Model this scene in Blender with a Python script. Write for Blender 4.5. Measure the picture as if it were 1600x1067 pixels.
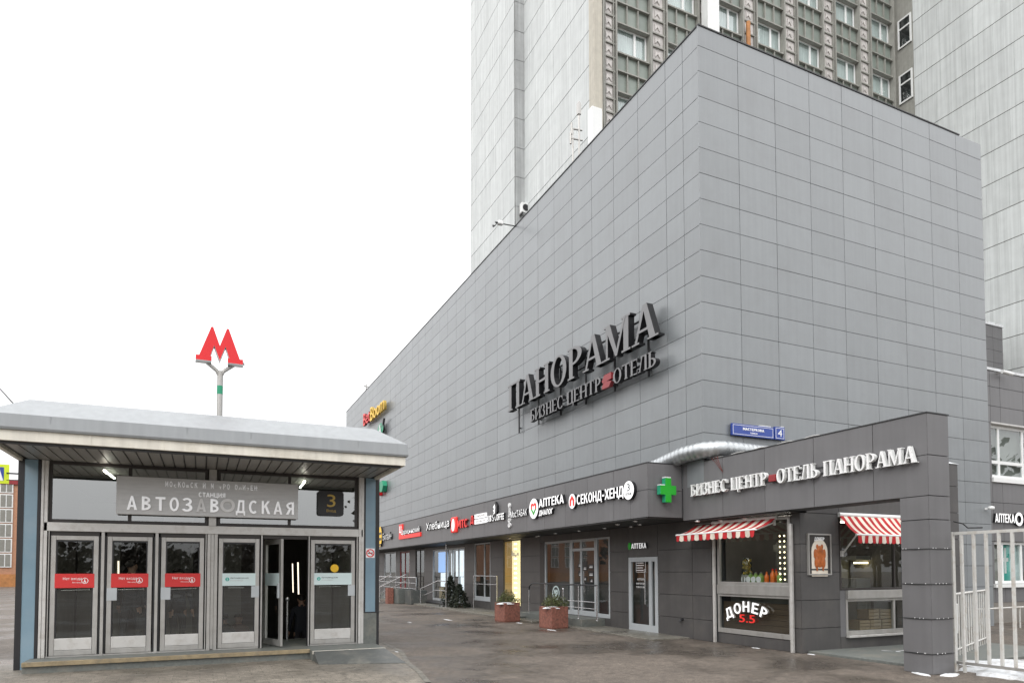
import bpy, bmesh, math, random
from math import sin, cos, pi, radians
from mathutils import Vector, Matrix
random.seed(7)
for o in list(bpy.data.objects): bpy.data.objects.remove(o)
sc = bpy.context.scene
C = sc.collection

# ---------------------------------------------------------------- camera
# world: X across the street to the right, Y along the long facade (away), Z up; eye at z = 1.7
F, CX, CY = 1048.949, 792.287, 852.054
YAW, PIT, ROL = radians(24.468387), radians(2.142107), radians(-0.102523)
EYE = Vector((0, 0, 1.7))
GZ = -0.06                                   # ground level
_fw = Vector((sin(YAW)*cos(PIT), cos(YAW)*cos(PIT), sin(PIT)))
_r = Vector((cos(YAW), -sin(YAW), 0)); _u = _r.cross(_fw)
_r2 = _r*cos(ROL) + _u*sin(ROL); _u2 = -_r*sin(ROL) + _u*cos(ROL)
cd = bpy.data.cameras.new('camera'); cam = bpy.data.objects.new('camera', cd); C.objects.link(cam)
cam.matrix_world = Matrix(((_r2.x, _u2.x, -_fw.x, EYE.x), (_r2.y, _u2.y, -_fw.y, EYE.y), (_r2.z, _u2.z, -_fw.z, EYE.z), (0, 0, 0, 1)))
cd.sensor_width = 36; cd.lens = F*36/1600
cd.shift_x = (800-CX)/1600; cd.shift_y = (CY-533.5)/1600
cd.clip_start = .1; cd.clip_end = 2000
sc.camera = cam

# ---------------------------------------------------------------- sky, sun, exposure
SUN_EL, SUN_AZ = radians(42), radians(232)      # azimuth from +Y clockwise: behind the camera, to the left
w = bpy.data.worlds.new('World'); sc.world = w; w.use_nodes = True
nt = w.node_tree; N = nt.nodes; L = nt.links
bg = N['Background']; bg.inputs['Strength'].default_value = 0.1
sky = N.new('ShaderNodeTexSky'); sky.sky_type = 'NISHITA'; sky.sun_disc = False
sky.sun_elevation = SUN_EL; sky.sun_rotation = SUN_AZ; sky.dust_density = 4; sky.air_density = 1.5
hs = N.new('ShaderNodeHueSaturation'); hs.inputs['Saturation'].default_value = .12
L.new(sky.outputs[0], hs.inputs['Color'])
tc = N.new('ShaderNodeTexCoord'); sx = N.new('ShaderNodeSeparateXYZ'); L.new(tc.outputs['Generated'], sx.inputs[0])
rm = N.new('ShaderNodeValToRGB'); L.new(sx.outputs['Z'], rm.inputs[0])      # overcast: brighter overhead than at the horizon
e = rm.color_ramp.elements; e[0].position = 0.0; e[0].color = (.42, .42, .425, 1); e[1].position = .9; e[1].color = (1.05, 1.05, 1.06, 1)
ns = N.new('ShaderNodeTexNoise'); ns.inputs['Scale'].default_value = 2.2; ns.inputs['Detail'].default_value = 5
L.new(tc.outputs['Generated'], ns.inputs[0])
cl = N.new('ShaderNodeMapRange'); cl.inputs[3].default_value = .93; cl.inputs[4].default_value = 1.07; L.new(ns.outputs[0], cl.inputs[0])
sky_k = N.new('ShaderNodeVectorMath'); sky_k.operation = 'SCALE'; L.new(rm.outputs[0], sky_k.inputs[0]); sky_k.inputs['Scale'].default_value = 24.0
k2 = N.new('ShaderNodeVectorMath'); k2.operation = 'SCALE'; L.new(sky_k.outputs[0], k2.inputs[0]); L.new(cl.outputs[0], k2.inputs['Scale'])
mx = N.new('ShaderNodeMix'); mx.data_type = 'RGBA'; mx.inputs[0].default_value = .85
L.new(hs.outputs[0], mx.inputs[6]); L.new(k2.outputs[0], mx.inputs[7]); L.new(mx.outputs[2], bg.inputs['Color'])
sl = bpy.data.lights.new('sun', 'SUN'); sl.energy = .8; sl.angle = radians(25); sl.color = (1, .97, .93)
so = bpy.data.objects.new('sun', sl); C.objects.link(so)
sd = Vector((sin(SUN_AZ)*cos(SUN_EL), cos(SUN_AZ)*cos(SUN_EL), sin(SUN_EL)))
so.rotation_euler = sd.to_track_quat('Z', 'Y').to_euler()
sc.view_settings.view_transform = 'Standard'; sc.view_settings.look = 'None'
sc.view_settings.exposure = 0.22; sc.view_settings.gamma = 1
sc.cycles.use_denoising = True
sc.cycles.max_bounces = 8; sc.cycles.transparent_max_bounces = 16
sc.cycles.sample_clamp_indirect = 6

# ---------------------------------------------------------------- measuring rays (plane x, y or z = v seen at photo pixel)
def ray(px, py): return _r2*((px-CX)/F) - _u2*((py-CY)/F) + _fw
def fx(px, py, v): d = ray(px, py); return EYE + d*(v/d.x)
def fy(px, py, v): d = ray(px, py); return EYE + d*(v/d.y)
def fz(px, py, v): d = ray(px, py); return EYE + d*((v-EYE.z)/d.z)

# ---------------------------------------------------------------- materials
def mat(name, col, rough=.5, metal=0., var=.12, scale=2.5, stretch=(1, 1, 1), island=0., bump=0., bscale=40, emit=None, estr=0., spec=.5, streak=0., coat=0., rvar=.1, dirt=None, dirt_amt=0., dirt_scale=1.5, dirt_lo=.5, dirt_hi=.7):
    m = bpy.data.materials.new(name); m.use_nodes = True
    n = m.node_tree.nodes; l = m.node_tree.links; b = n['Principled BSDF']
    b.inputs['Roughness'].default_value = rough; b.inputs['Metallic'].default_value = metal
    b.inputs['Specular IOR Level'].default_value = spec
    if coat: b.inputs['Coat Weight'].default_value = coat; b.inputs['Coat Roughness'].default_value = .15
    t = n.new('ShaderNodeTexCoord'); mp = n.new('ShaderNodeMapping'); mp.inputs['Scale'].default_value = stretch
    l.new(t.outputs['Object'], mp.inputs[0])
    no = n.new('ShaderNodeTexNoise'); no.inputs['Scale'].default_value = scale; no.inputs['Detail'].default_value = 6; no.inputs['Roughness'].default_value = .6
    l.new(mp.outputs[0], no.inputs[0])
    r = n.new('ShaderNodeMapRange'); r.inputs[1].default_value = .25; r.inputs[2].default_value = .75
    r.inputs[3].default_value = 1-var; r.inputs[4].default_value = 1+var; l.new(no.outputs[0], r.inputs[0])
    fac = r.outputs[0]
    def mul(a, bb):
        q = n.new('ShaderNodeMath'); q.operation = 'MULTIPLY'; l.new(a, q.inputs[0]); l.new(bb, q.inputs[1]); return q.outputs[0]
    if island:
        g = n.new('ShaderNodeNewGeometry'); ir = n.new('ShaderNodeMapRange'); ir.inputs[3].default_value = 1-island; ir.inputs[4].default_value = 1+island
        l.new(g.outputs['Random Per Island'], ir.inputs[0]); fac = mul(fac, ir.outputs[0])
    if streak:
        m2 = n.new('ShaderNodeMapping'); m2.inputs['Scale'].default_value = (5, 5, .12); l.new(t.outputs['Object'], m2.inputs[0])
        n2 = n.new('ShaderNodeTexNoise'); n2.inputs['Scale'].default_value = 1.6; n2.inputs['Detail'].default_value = 4; l.new(m2.outputs[0], n2.inputs[0])
        r2 = n.new('ShaderNodeMapRange'); r2.inputs[1].default_value = .35; r2.inputs[2].default_value = .7; r2.inputs[3].default_value = 1+streak*.4; r2.inputs[4].default_value = 1-streak; l.new(n2.outputs[0], r2.inputs[0])
        fac = mul(fac, r2.outputs[0])
    v = n.new('ShaderNodeVectorMath'); v.operation = 'SCALE'; v.inputs[0].default_value = col[:3]; l.new(fac, v.inputs['Scale'])
    out = v.outputs[0]
    if dirt:
        dn = n.new('ShaderNodeTexNoise'); dn.inputs['Scale'].default_value = dirt_scale; dn.inputs['Detail'].default_value = 8; dn.inputs['Roughness'].default_value = .65; l.new(t.outputs['Object'], dn.inputs[0])
        dr = n.new('ShaderNodeMapRange'); dr.inputs[1].default_value = dirt_lo; dr.inputs[2].default_value = dirt_hi; dr.inputs[3].default_value = 0; dr.inputs[4].default_value = dirt_amt; l.new(dn.outputs[0], dr.inputs[0])
        mm = n.new('ShaderNodeMix'); mm.data_type = 'RGBA'; l.new(dr.outputs[0], mm.inputs[0]); l.new(out, mm.inputs[6]); mm.inputs[7].default_value = (*dirt, 1); out = mm.outputs[2]
    l.new(out, b.inputs['Base Color'])
    if rvar:
        rr = n.new('ShaderNodeMapRange'); rr.inputs[3].default_value = max(.02, rough-rvar); rr.inputs[4].default_value = min(1, rough+rvar); l.new(no.outputs[0], rr.inputs[0]); l.new(rr.outputs[0], b.inputs['Roughness'])
    if bump:
        bn = n.new('ShaderNodeTexNoise'); bn.inputs['Scale'].default_value = bscale; bn.inputs['Detail'].default_value = 5; l.new(t.outputs['Object'], bn.inputs[0])
        bp = n.new('ShaderNodeBump'); bp.inputs['Strength'].default_value = bump; bp.inputs['Distance'].default_value = .02; l.new(bn.outputs[0], bp.inputs['Height']); l.new(bp.outputs[0], b.inputs['Normal'])
    if emit:
        b.inputs['Emission Color'].default_value = (*emit, 1); b.inputs['Emission Strength'].default_value = estr
    return m
def glass(name, tint=(.8, .85, .83), boost=1.0, base=.06, rough=.0):
    m = bpy.data.materials.new(name); m.use_nodes = True
    n = m.node_tree.nodes; l = m.node_tree.links; n.remove(n['Principled BSDF'])
    tr = n.new('ShaderNodeBsdfTransparent'); tr.inputs[0].default_value = (*tint, 1)
    gl = n.new('ShaderNodeBsdfGlossy'); gl.inputs['Roughness'].default_value = rough; gl.inputs[0].default_value = (.95, .97, .97, 1)
    ge = n.new('ShaderNodeNewGeometry'); dt = n.new('ShaderNodeVectorMath'); dt.operation = 'DOT_PRODUCT'; l.new(ge.outputs['Normal'], dt.inputs[0]); l.new(ge.outputs['Incoming'], dt.inputs[1])
    ab = n.new('ShaderNodeMath'); ab.operation = 'ABSOLUTE'; l.new(dt.outputs['Value'], ab.inputs[0]); om = n.new('ShaderNodeMath'); om.operation = 'SUBTRACT'; om.inputs[0].default_value = 1; l.new(ab.outputs[0], om.inputs[1])
    pw = n.new('ShaderNodeMath'); pw.operation = 'POWER'; l.new(om.outputs[0], pw.inputs[0]); pw.inputs[1].default_value = 5
    fr = n.new('ShaderNodeMath'); fr.operation = 'MULTIPLY_ADD'; l.new(pw.outputs[0], fr.inputs[0]); fr.inputs[1].default_value = .92; fr.inputs[2].default_value = .07   # two glass faces
    t = n.new('ShaderNodeTexCoord'); no = n.new('ShaderNodeTexNoise'); no.inputs['Scale'].default_value = 1.3; l.new(t.outputs['Object'], no.inputs[0])
    bp = n.new('ShaderNodeBump'); bp.inputs['Strength'].default_value = .03; bp.inputs['Distance'].default_value = .03; l.new(no.outputs[0], bp.inputs['Height']); l.new(bp.outputs[0], gl.inputs['Normal'])
    ma = n.new('ShaderNodeMath'); ma.operation = 'MULTIPLY_ADD'; ma.use_clamp = True; l.new(fr.outputs[0], ma.inputs[0]); ma.inputs[1].default_value = boost; ma.inputs[2].default_value = base
    mi = n.new('ShaderNodeMixShader'); l.new(ma.outputs[0], mi.inputs[0]); l.new(tr.outputs[0], mi.inputs[1]); l.new(gl.outputs[0], mi.inputs[2]); l.new(mi.outputs[0], n['Material Output'].inputs[0])
    return m
M = {}
M['panel'] = mat('light_panel', (.205, .221, .231), .34, var=.06, island=.065, streak=.06, spec=1.0, rvar=.07, bump=.05, bscale=1.2, dirt=(.13, .13, .13), dirt_amt=.22, dirt_scale=.9)
M['panel_dark'] = mat('dark_panel', (.15, .148, .152), .38, var=.08, island=.06, streak=.06, spec=.4, scale=1.2)
M['joint'] = mat('panel_joint', (.075, .077, .08), .8)
M['wall_dark'] = mat('dark_wall_panel', (.076, .073, .072), .42, var=.12, island=.06, streak=.1, scale=1.5, dirt=(.12, .11, .1), dirt_amt=.4)
M['cap'] = mat('parapet_cap', (.03, .03, .032), .5)
M['soffit'] = mat('dark_soffit', (.035, .034, .033), .6)
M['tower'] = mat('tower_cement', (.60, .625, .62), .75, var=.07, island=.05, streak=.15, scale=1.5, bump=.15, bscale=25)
M['tower_shade'] = mat('shaded_tower_return', (.40, .41, .41), .8, var=.12, streak=.2)  # darker copy of the tower cement: shade of the return put into the colour
M['tower_frame'] = mat('facade_frame', (.30, .298, .27), .6, var=.15, streak=.12)
M['tower_tile'] = mat('facade_tile', (.54, .515, .495), .6, var=.18, island=.1, scale=3)
M['tower_span'] = mat('spandrel_panel', (.215, .25, .22), .35, var=.12, island=.12)
M['tower_back'] = mat('facade_back', (.12, .115, .105), .7)
M['beige'] = mat('beige_edge', (.50, .47, .40), .7, streak=.1)
M['white_pvc'] = mat('white_window_frame', (.78, .79, .78), .4, var=.04)
M['curtain'] = mat('pale_curtain', (.62, .64, .62), .8, var=.1)
M['alu'] = mat('grey_aluminium', (.46, .45, .43), .38, metal=.55, var=.1, streak=.08, dirt=(.3, .27, .23), dirt_amt=.35, dirt_scale=4)
M['alu_light'] = mat('light_aluminium', (.60, .59, .57), .42, metal=.35, var=.08, dirt=(.4, .37, .33), dirt_amt=.5, dirt_scale=6)
M['alu_white'] = mat('silver_door_frame', (.48, .51, .53), .4, metal=.2, var=.06)
M['steel'] = mat('stainless_steel', (.65, .65, .66), .25, metal=.95, var=.05)
M['galv'] = mat('galvanised_duct', (.46, .48, .49), .42, metal=.85, var=.2, scale=6, bump=.3, bscale=12)
M['black'] = mat('black_metal', (.02, .02, .022), .4)
M['dark_frame'] = mat('dark_bronze_frame', (.035, .03, .028), .45)
M['cream'] = mat('cream_trim', (.68, .65, .57), .5, var=.08, streak=.14, dirt=(.42, .38, .3), dirt_amt=.5, dirt_scale=3)
M['roofmetal'] = mat('grey_roof_sheet', (.285, .30, .31), .45, metal=.1, var=.03, streak=.08, dirt=(.2, .2, .195), dirt_amt=.18, dirt_scale=2.5, bump=.05, bscale=3)
M['slat'] = mat('soffit_slat', (.30, .29, .27), .4, metal=.3, var=.12, island=.08)
M['blue'] = mat('blue_glass_panel', (.20, .30, .37), .12, var=.06, spec=.6, dirt=(.3, .36, .4), dirt_amt=.35, dirt_scale=1.2)
M['stone'] = mat('grey_granite', (.13, .14, .13), .6, var=.25, scale=18, dirt=(.24, .22, .18), dirt_amt=.5, dirt_scale=2)
M['stone_wet'] = mat('wet_stone_slab', (.085, .09, .086), .5, var=.25, scale=14, dirt=(.22, .21, .18), dirt_amt=.6, dirt_scale=2.2)
M['nosing'] = mat('yellow_worn_nosing', (.27, .215, .13), .7, var=.35, scale=7, dirt=(.16, .14, .11), dirt_amt=.8, dirt_scale=6)
M['red_granite'] = mat('red_granite', (.27, .11, .08), .6, var=.45, scale=16, dirt=(.09, .05, .045), dirt_amt=.85, dirt_scale=13, bump=.1)
M['snow'] = mat('old_snow', (.70, .72, .74), .7, var=.12, scale=6, bump=1, bscale=14, dirt=(.26, .24, .21), dirt_amt=.7, dirt_scale=6, dirt_lo=.48, dirt_hi=.7)
M['soil'] = mat('dark_soil', (.05, .04, .03), .9)
M['leaf'] = mat('shrub_leaf', (.085, .10, .03), .5, island=.55, var=.2)
M['leaf_dark'] = mat('dark_conifer', (.02, .028, .016), .6, island=.4)
M['twig'] = mat('twig', (.09, .06, .04), .8)
M['red'] = mat('red_fabric', (.42, .025, .03), .75, var=.15, island=.12, spec=.2, dirt=(.3, .06, .05), dirt_amt=.4, dirt_scale=3)
M['white_fabric'] = mat('cream_fabric', (.70, .64, .55), .8, var=.1, island=.06, spec=.2, dirt=(.45, .38, .3), dirt_amt=.35, dirt_scale=3)
M['worn_letter'] = mat('worn_letter_face', (.80, .80, .80), .45, metal=.4, var=.12)
M['white_letter'] = mat('white_letter_face', (.84, .84, .84), .4, var=.03)
M['grey_letter'] = mat('grey_letter_side', (.42, .42, .42), .5, var=.05)
M['chrome_letter'] = mat('dull_metal_letter', (.21, .21, .215), .45, metal=.1, var=.06)
M['black_letter'] = mat('black_letter_side', (.012, .012, .014), .35)
M['lit_white'] = mat('lit_white_letter', (.8, .8, .8), .4, emit=(1, 1, 1), estr=.45, var=.02)
M['lit_red'] = mat('lit_red_sign', (.6, .02, .02), .4, emit=(1, .05, .03), estr=.35, var=.02)
M['lit_yellow'] = mat('lit_yellow_sign', (.75, .45, .02), .4, emit=(1, .6, .03), estr=.25, var=.02)
M['lit_green'] = mat('lit_green_cross', (.015, .33, .02), .4, emit=(.06, .8, .07), estr=.05, var=.02)
M['green'] = mat('green_paint', (.02, .30, .16), .45)
M['red_paint'] = mat('red_paint', (.70, .012, .018), .45, var=.05)
M['red_dark'] = mat('dark_red_paint', (.28, .03, .035), .4)
M['blue_paint'] = mat('blue_enamel', (.02, .055, .30), .3, var=.04, coat=.3)
M['teal'] = mat('teal_print', (.05, .42, .36), .5)
M['sticker_white'] = mat('pale_sticker', (.62, .74, .74), .5, var=.03)
M['sticker_red'] = mat('red_sticker', (.62, .03, .03), .45, var=.03)
M['sticker_yellow'] = mat('yellow_sticker', (.80, .48, .02), .45)
M['dark_text'] = mat('dark_print', (.03, .04, .045), .5)
M['polished'] = mat('polished_letter', (.90, .90, .90), .3, metal=.75, var=.03)
M['board'] = mat('brushed_name_board', (.56, .56, .555), .38, metal=.4, var=.12, stretch=(1, 1, 8))
M['gold'] = mat('gold_print', (.55, .38, .08), .45)
M['interior'] = mat('dark_interior', (.11, .10, .09), .7, var=.2)
M['interior_mid'] = mat('grey_interior', (.24, .235, .21), .7, var=.15)
M['interior_warm'] = mat('warm_interior', (.30, .21, .08), .6)
M['lamp'] = mat('lamp_glow', (1, 1, 1), .5, emit=(1, .93, .8), estr=11, var=0)
M['lamp_dim'] = mat('dim_lamp_glow', (.8, .7, .6), .5, emit=(1, .86, .68), estr=1.6, var=0)
M['lamp_soft'] = mat('downlight_lens', (.5, .5, .48), .3, emit=(1, .95, .85), estr=.12, var=0)
M['lamp_warm'] = mat('warm_display_glow', (.9, .75, .4), .5, emit=(1, .83, .50), estr=1.0, var=.05)
M['bulb'] = mat('bulb_glow', (1, .9, .6), .5, emit=(1, .85, .5), estr=4, var=0)
M['screen_blue'] = mat('blue_display', (.1, .3, .6), .4, emit=(.25, .5, 1), estr=.8, var=.25, scale=1.2)
M['screen_white'] = mat('bright_display', (.7, .75, .8), .4, emit=(.85, .92, 1), estr=.9, var=.2, scale=2)
M['orange'] = mat('orange_sauce', (.75, .16, .02), .3)
M['lime'] = mat('green_jar', (.22, .35, .08), .3)
M['mustard'] = mat('yellow_pepper', (.6, .42, .08), .4, island=.4)
M['wood'] = mat('dark_wood', (.065, .042, .024), .6, var=.3, stretch=(1, 1, 14), scale=2)
M['carton'] = mat('cardboard', (.32, .24, .15), .8, var=.1)
M['fence'] = mat('white_fence_paint', (.56, .555, .53), .5, var=.08, dirt=(.36, .28, .2), dirt_amt=.5, dirt_scale=7)
M['brick_o'] = mat('orange_brick', (.45, .235, .145), .8, var=.2, scale=4)
M['plinth'] = mat('brown_plinth', (.20, .185, .165), .8, var=.2)
M['roast'] = mat('roast_chicken', (.42, .11, .02), .4, var=.4, scale=9)
M['skin'] = mat('skin', (.42, .25, .18), .6)
M['jacket'] = mat('dark_jacket', (.02, .022, .03), .8)
M['trousers'] = mat('dark_trousers', (.03, .03, .035), .85)
M['hair'] = mat('dark_hair', (.015, .011, .009), .6)
M['mauve'] = mat('mauve_jacket', (.11, .06, .06), .8)
M['stripe'] = mat('grey_stripe', (.25, .26, .28), .7)
M['orange_wood'] = mat('rusty_pipe', (.45, .20, .07), .7, var=.3)
M['crown'] = mat('far_crown', (.10, .092, .078), .9, var=.3)
M['cable'] = mat('cable', (.02, .02, .02), .6)
M['redcable'] = mat('red_cable', (.13, .02, .012), .6)
G = {}
G['kiosk'] = glass('kiosk_glass', (.78, .82, .79), 1.1, .02)
G['transom'] = glass('transom_glass', (.5, .58, .56), 2.2, .17)
G['shop'] = glass('shop_glass', (.80, .84, .83), 1.0, .01)
G['hotel'] = glass('hotel_glass', (.80, .87, .87), 1.6, .04)

# ---------------------------------------------------------------- mesh builder
class MB:
    def __init__(s): s.v = []; s.f = []; s.m = []; s.sm = []
    def add(s, vs, fs, m=0, smooth=False):
        o = len(s.v); s.v += [Vector(x) for x in vs]
        for f in fs: s.f.append([o+i for i in f]); s.m.append(m); s.sm.append(smooth)
        return s
    def box(s, a, b, m=0):
        x0, x1 = sorted((a[0], b[0])); y0, y1 = sorted((a[1], b[1])); z0, z1 = sorted((a[2], b[2]))
        return s.add([(x0,y0,z0),(x1,y0,z0),(x1,y1,z0),(x0,y1,z0),(x0,y0,z1),(x1,y0,z1),(x1,y1,z1),(x0,y1,z1)],
            [(0,3,2,1),(4,5,6,7),(0,1,5,4),(1,2,6,5),(2,3,7,6),(3,0,4,7)], m)
    def obox(s, P, R, U, w, h, d, m=0):            # box from corner P, w along R, h along U, d along normal R x U
        P = Vector(P); R = Vector(R).normalized(); U = Vector(U).normalized(); n = R.cross(U)
        vs = [P, P+R*w, P+R*w+U*h, P+U*h]; vs = [q-n*0 for q in vs] + [q+n*d for q in vs]
        return s.add(vs, [(3,2,1,0),(4,5,6,7),(0,1,5,4),(1,2,6,5),(2,3,7,6),(3,0,4,7)], m)
    def prism(s, pts, P, R, U, d0, d1, m=0, side=None):   # polygon (u,v) placed at P, from depth d0 to d1 along normal
        P = Vector(P); R = Vector(R).normalized(); U = Vector(U).normalized(); n = R.cross(U)
        a = sum(pts[i][0]*pts[(i+1)%len(pts)][1]-pts[(i+1)%len(pts)][0]*pts[i][1] for i in range(len(pts)))
        if a < 0: pts = pts[::-1]
        k = len(pts); vs = [P+R*x+U*y+n*d0 for x, y in pts] + [P+R*x+U*y+n*d1 for x, y in pts]
        s.add(vs, [tuple(range(k, 2*k))], m)
        s.add(vs, [tuple(range(k))[::-1]] + [(i, (i+1) % k, k+(i+1) % k, k+i) for i in range(k)], m if side is None else side)
        return s
    def ring(s, outer, inner, P, R, U, d0, d1, m=0, side=None, closed=False):
        P = Vector(P); R = Vector(R).normalized(); U = Vector(U).normalized(); n = R.cross(U); k = len(outer)
        vs = [P+R*x+U*y+n*d for d in (d0, d1) for x, y in list(outer)+list(inner)]
        sd = m if side is None else side
        rng = range(k if closed else k-1)
        fr = []; ot = []
        for i in rng:
            j = (i+1) % k
            fr.append((2*k+i, 2*k+j, 3*k+j, 3*k+i)); ot += [(i, k+i, k+j, j), (i, j, 2*k+j, 2*k+i), (k+j, k+i, 3*k+i, 3*k+j)]
        if not closed: ot += [(0, 2*k, 3*k, k), (k-1, 2*k-1, 4*k-1, 3*k-1)]
        s.add(vs, fr, m); s.add(vs, ot, sd); return s
    def tube(s, pts, r, m=0, n=8, cap=True):
        pts = [Vector(p) for p in pts]; rs = r if isinstance(r, (list, tuple)) else [r]*len(pts)
        rings = []; up = None
        for i, p in enumerate(pts):
            t = (pts[min(i+1, len(pts)-1)] - pts[max(i-1, 0)]).normalized()
            if up is None: up = Vector((0, 0, 1)) if abs(t.z) < .9 else Vector((1, 0, 0))
            x = t.cross(up).normalized(); y = x.cross(t).normalized(); up = y
            rings.append([p + (x*cos(2*pi*k/n) + y*sin(2*pi*k/n))*rs[i] for k in range(n)])
        vs = [q for g in rings for q in g]; fs = []
        for i in range(len(pts)-1):
            for k in range(n): a = i*n+k; b = i*n+(k+1) % n; fs.append((a, b, b+n, a+n))
        s.add(vs, fs, m, True)
        if cap: s.add(rings[0], [tuple(range(n))], m); s.add(rings[-1], [tuple(range(n))[::-1]], m)
        return s
    def lathe(s, prof, c, m=0, n=16, smooth=True):
        vs = [(c[0]+r*cos(2*pi*k/n), c[1]+r*sin(2*pi*k/n), c[2]+z) for r, z in prof for k in range(n)]; fs = []
        for i in range(len(prof)-1):
            for k in range(n): a = i*n+k; b = i*n+(k+1) % n; fs.append((a, b, b+n, a+n))
        fs.append(tuple(range(n))[::-1]); fs.append(tuple(range((len(prof)-1)*n, len(prof)*n)))
        return s.add(vs, fs, m, smooth)
    def build(s, name, mats, parent=None, bevel=0, loc=None):
        if not isinstance(mats, (list, tuple)): mats = [mats]
        off = wloc(parent) if parent else (Vector(loc) if loc is not None else Vector((0, 0, 0)))
        me = bpy.data.meshes.new(name); me.from_pydata([v-off for v in s.v], [], s.f)
        for q in mats: me.materials.append(q)
        me.polygons.foreach_set('material_index', s.m); me.polygons.foreach_set('use_smooth', s.sm); me.update()
        if True:
            bm = bmesh.new(); bm.from_mesh(me); bmesh.ops.recalc_face_normals(bm, faces=bm.faces); bm.to_mesh(me); bm.free()
        o = bpy.data.objects.new(name, me); C.objects.link(o)
        if parent: o.parent = parent
        elif loc is not None: o.location = off
        if bevel:
            b = o.modifiers.new('bevel', 'BEVEL'); b.width = bevel; b.segments = 2; b.limit_method = 'ANGLE'; b.angle_limit = radians(40)
        return o
def wloc(o):
    v = Vector((0, 0, 0))
    while o: v = v + o.location; o = o.parent
    return v
def thing(name, label, cat, loc, group=None):
    o = bpy.data.objects.new(name, None); C.objects.link(o); o.location = loc; o.empty_display_size = .2
    return tag(o, label, cat, group)
def tag(o, label, cat, group=None):
    o['label'] = label; o['category'] = cat
    if group: o['group'] = group
    return o
def struct(o, kind='structure'): o['kind'] = kind; return o
def dup(o, d, label=None, parent=None):       # copy a thing (or part) with its children
    c = o.copy(); C.objects.link(c)
    if parent is not None: c.parent = parent
    if d is not None: c.location = o.location + Vector(d)
    if label: c['label'] = label
    for ch in list(o.children): dup(ch, None, None, c)
    return c
RX, RYf, ZU = Vector((1, 0, 0)), Vector((0, -1, 0)), Vector((0, 0, 1))   # reading directions: on y-planes and on x-planes

# text in the built-in font, as real extruded letters
def txt(body, P, R, W, H, depth, mats, name, parent=None, bold=0., d0=0.0, tag_=None, sp=1.0):
    if bold > 0 and all(c in SAN for c in body): return sans(body, P, R, W, H, depth, mats, name, parent, d0)
    bold = 0
    cu = bpy.data.curves.new('t', 'FONT'); cu.body = body; cu.size = 1; cu.extrude = .5; cu.offset = bold; cu.space_character = sp; cu.resolution_u = 3
    to = bpy.data.objects.new('t', cu); C.objects.link(to)
    dg = bpy.context.evaluated_depsgraph_get(); dg.update()
    me = bpy.data.meshes.new_from_object(to.evaluated_get(dg)); bpy.data.objects.remove(to); bpy.data.curves.remove(cu)
    xs = [v.co.x for v in me.vertices]; ys = [v.co.y for v in me.vertices]
    x0, x1, y0, y1 = min(xs), max(xs), min(ys), max(ys)
    P = Vector(P); R = Vector(R).normalized(); n = R.cross(ZU); off = wloc(parent) if parent else Vector((0, 0, 0))
    kx = W/(x1-x0); ky = H/(y1-y0)
    front = [all(me.vertices[i].co.z > .4 for i in p.vertices) for p in me.polygons]
    for v in me.vertices:
        q = P + R*((v.co.x-x0)*kx) + ZU*((v.co.y-y0)*ky) + n*(d0 + (v.co.z+.5)*depth) - off; v.co = q
    me.materials.clear()
    for q in (mats if isinstance(mats, (list, tuple)) else [mats]): me.materials.append(q)
    if isinstance(mats, (list, tuple)) and len(mats) > 1:
        for p, fr in zip(me.polygons, front): p.material_index = 0 if fr else 1
    me.name = name; o = bpy.data.objects.new(name, me); C.objects.link(o)
    if parent: o.parent = parent
    return o

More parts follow.
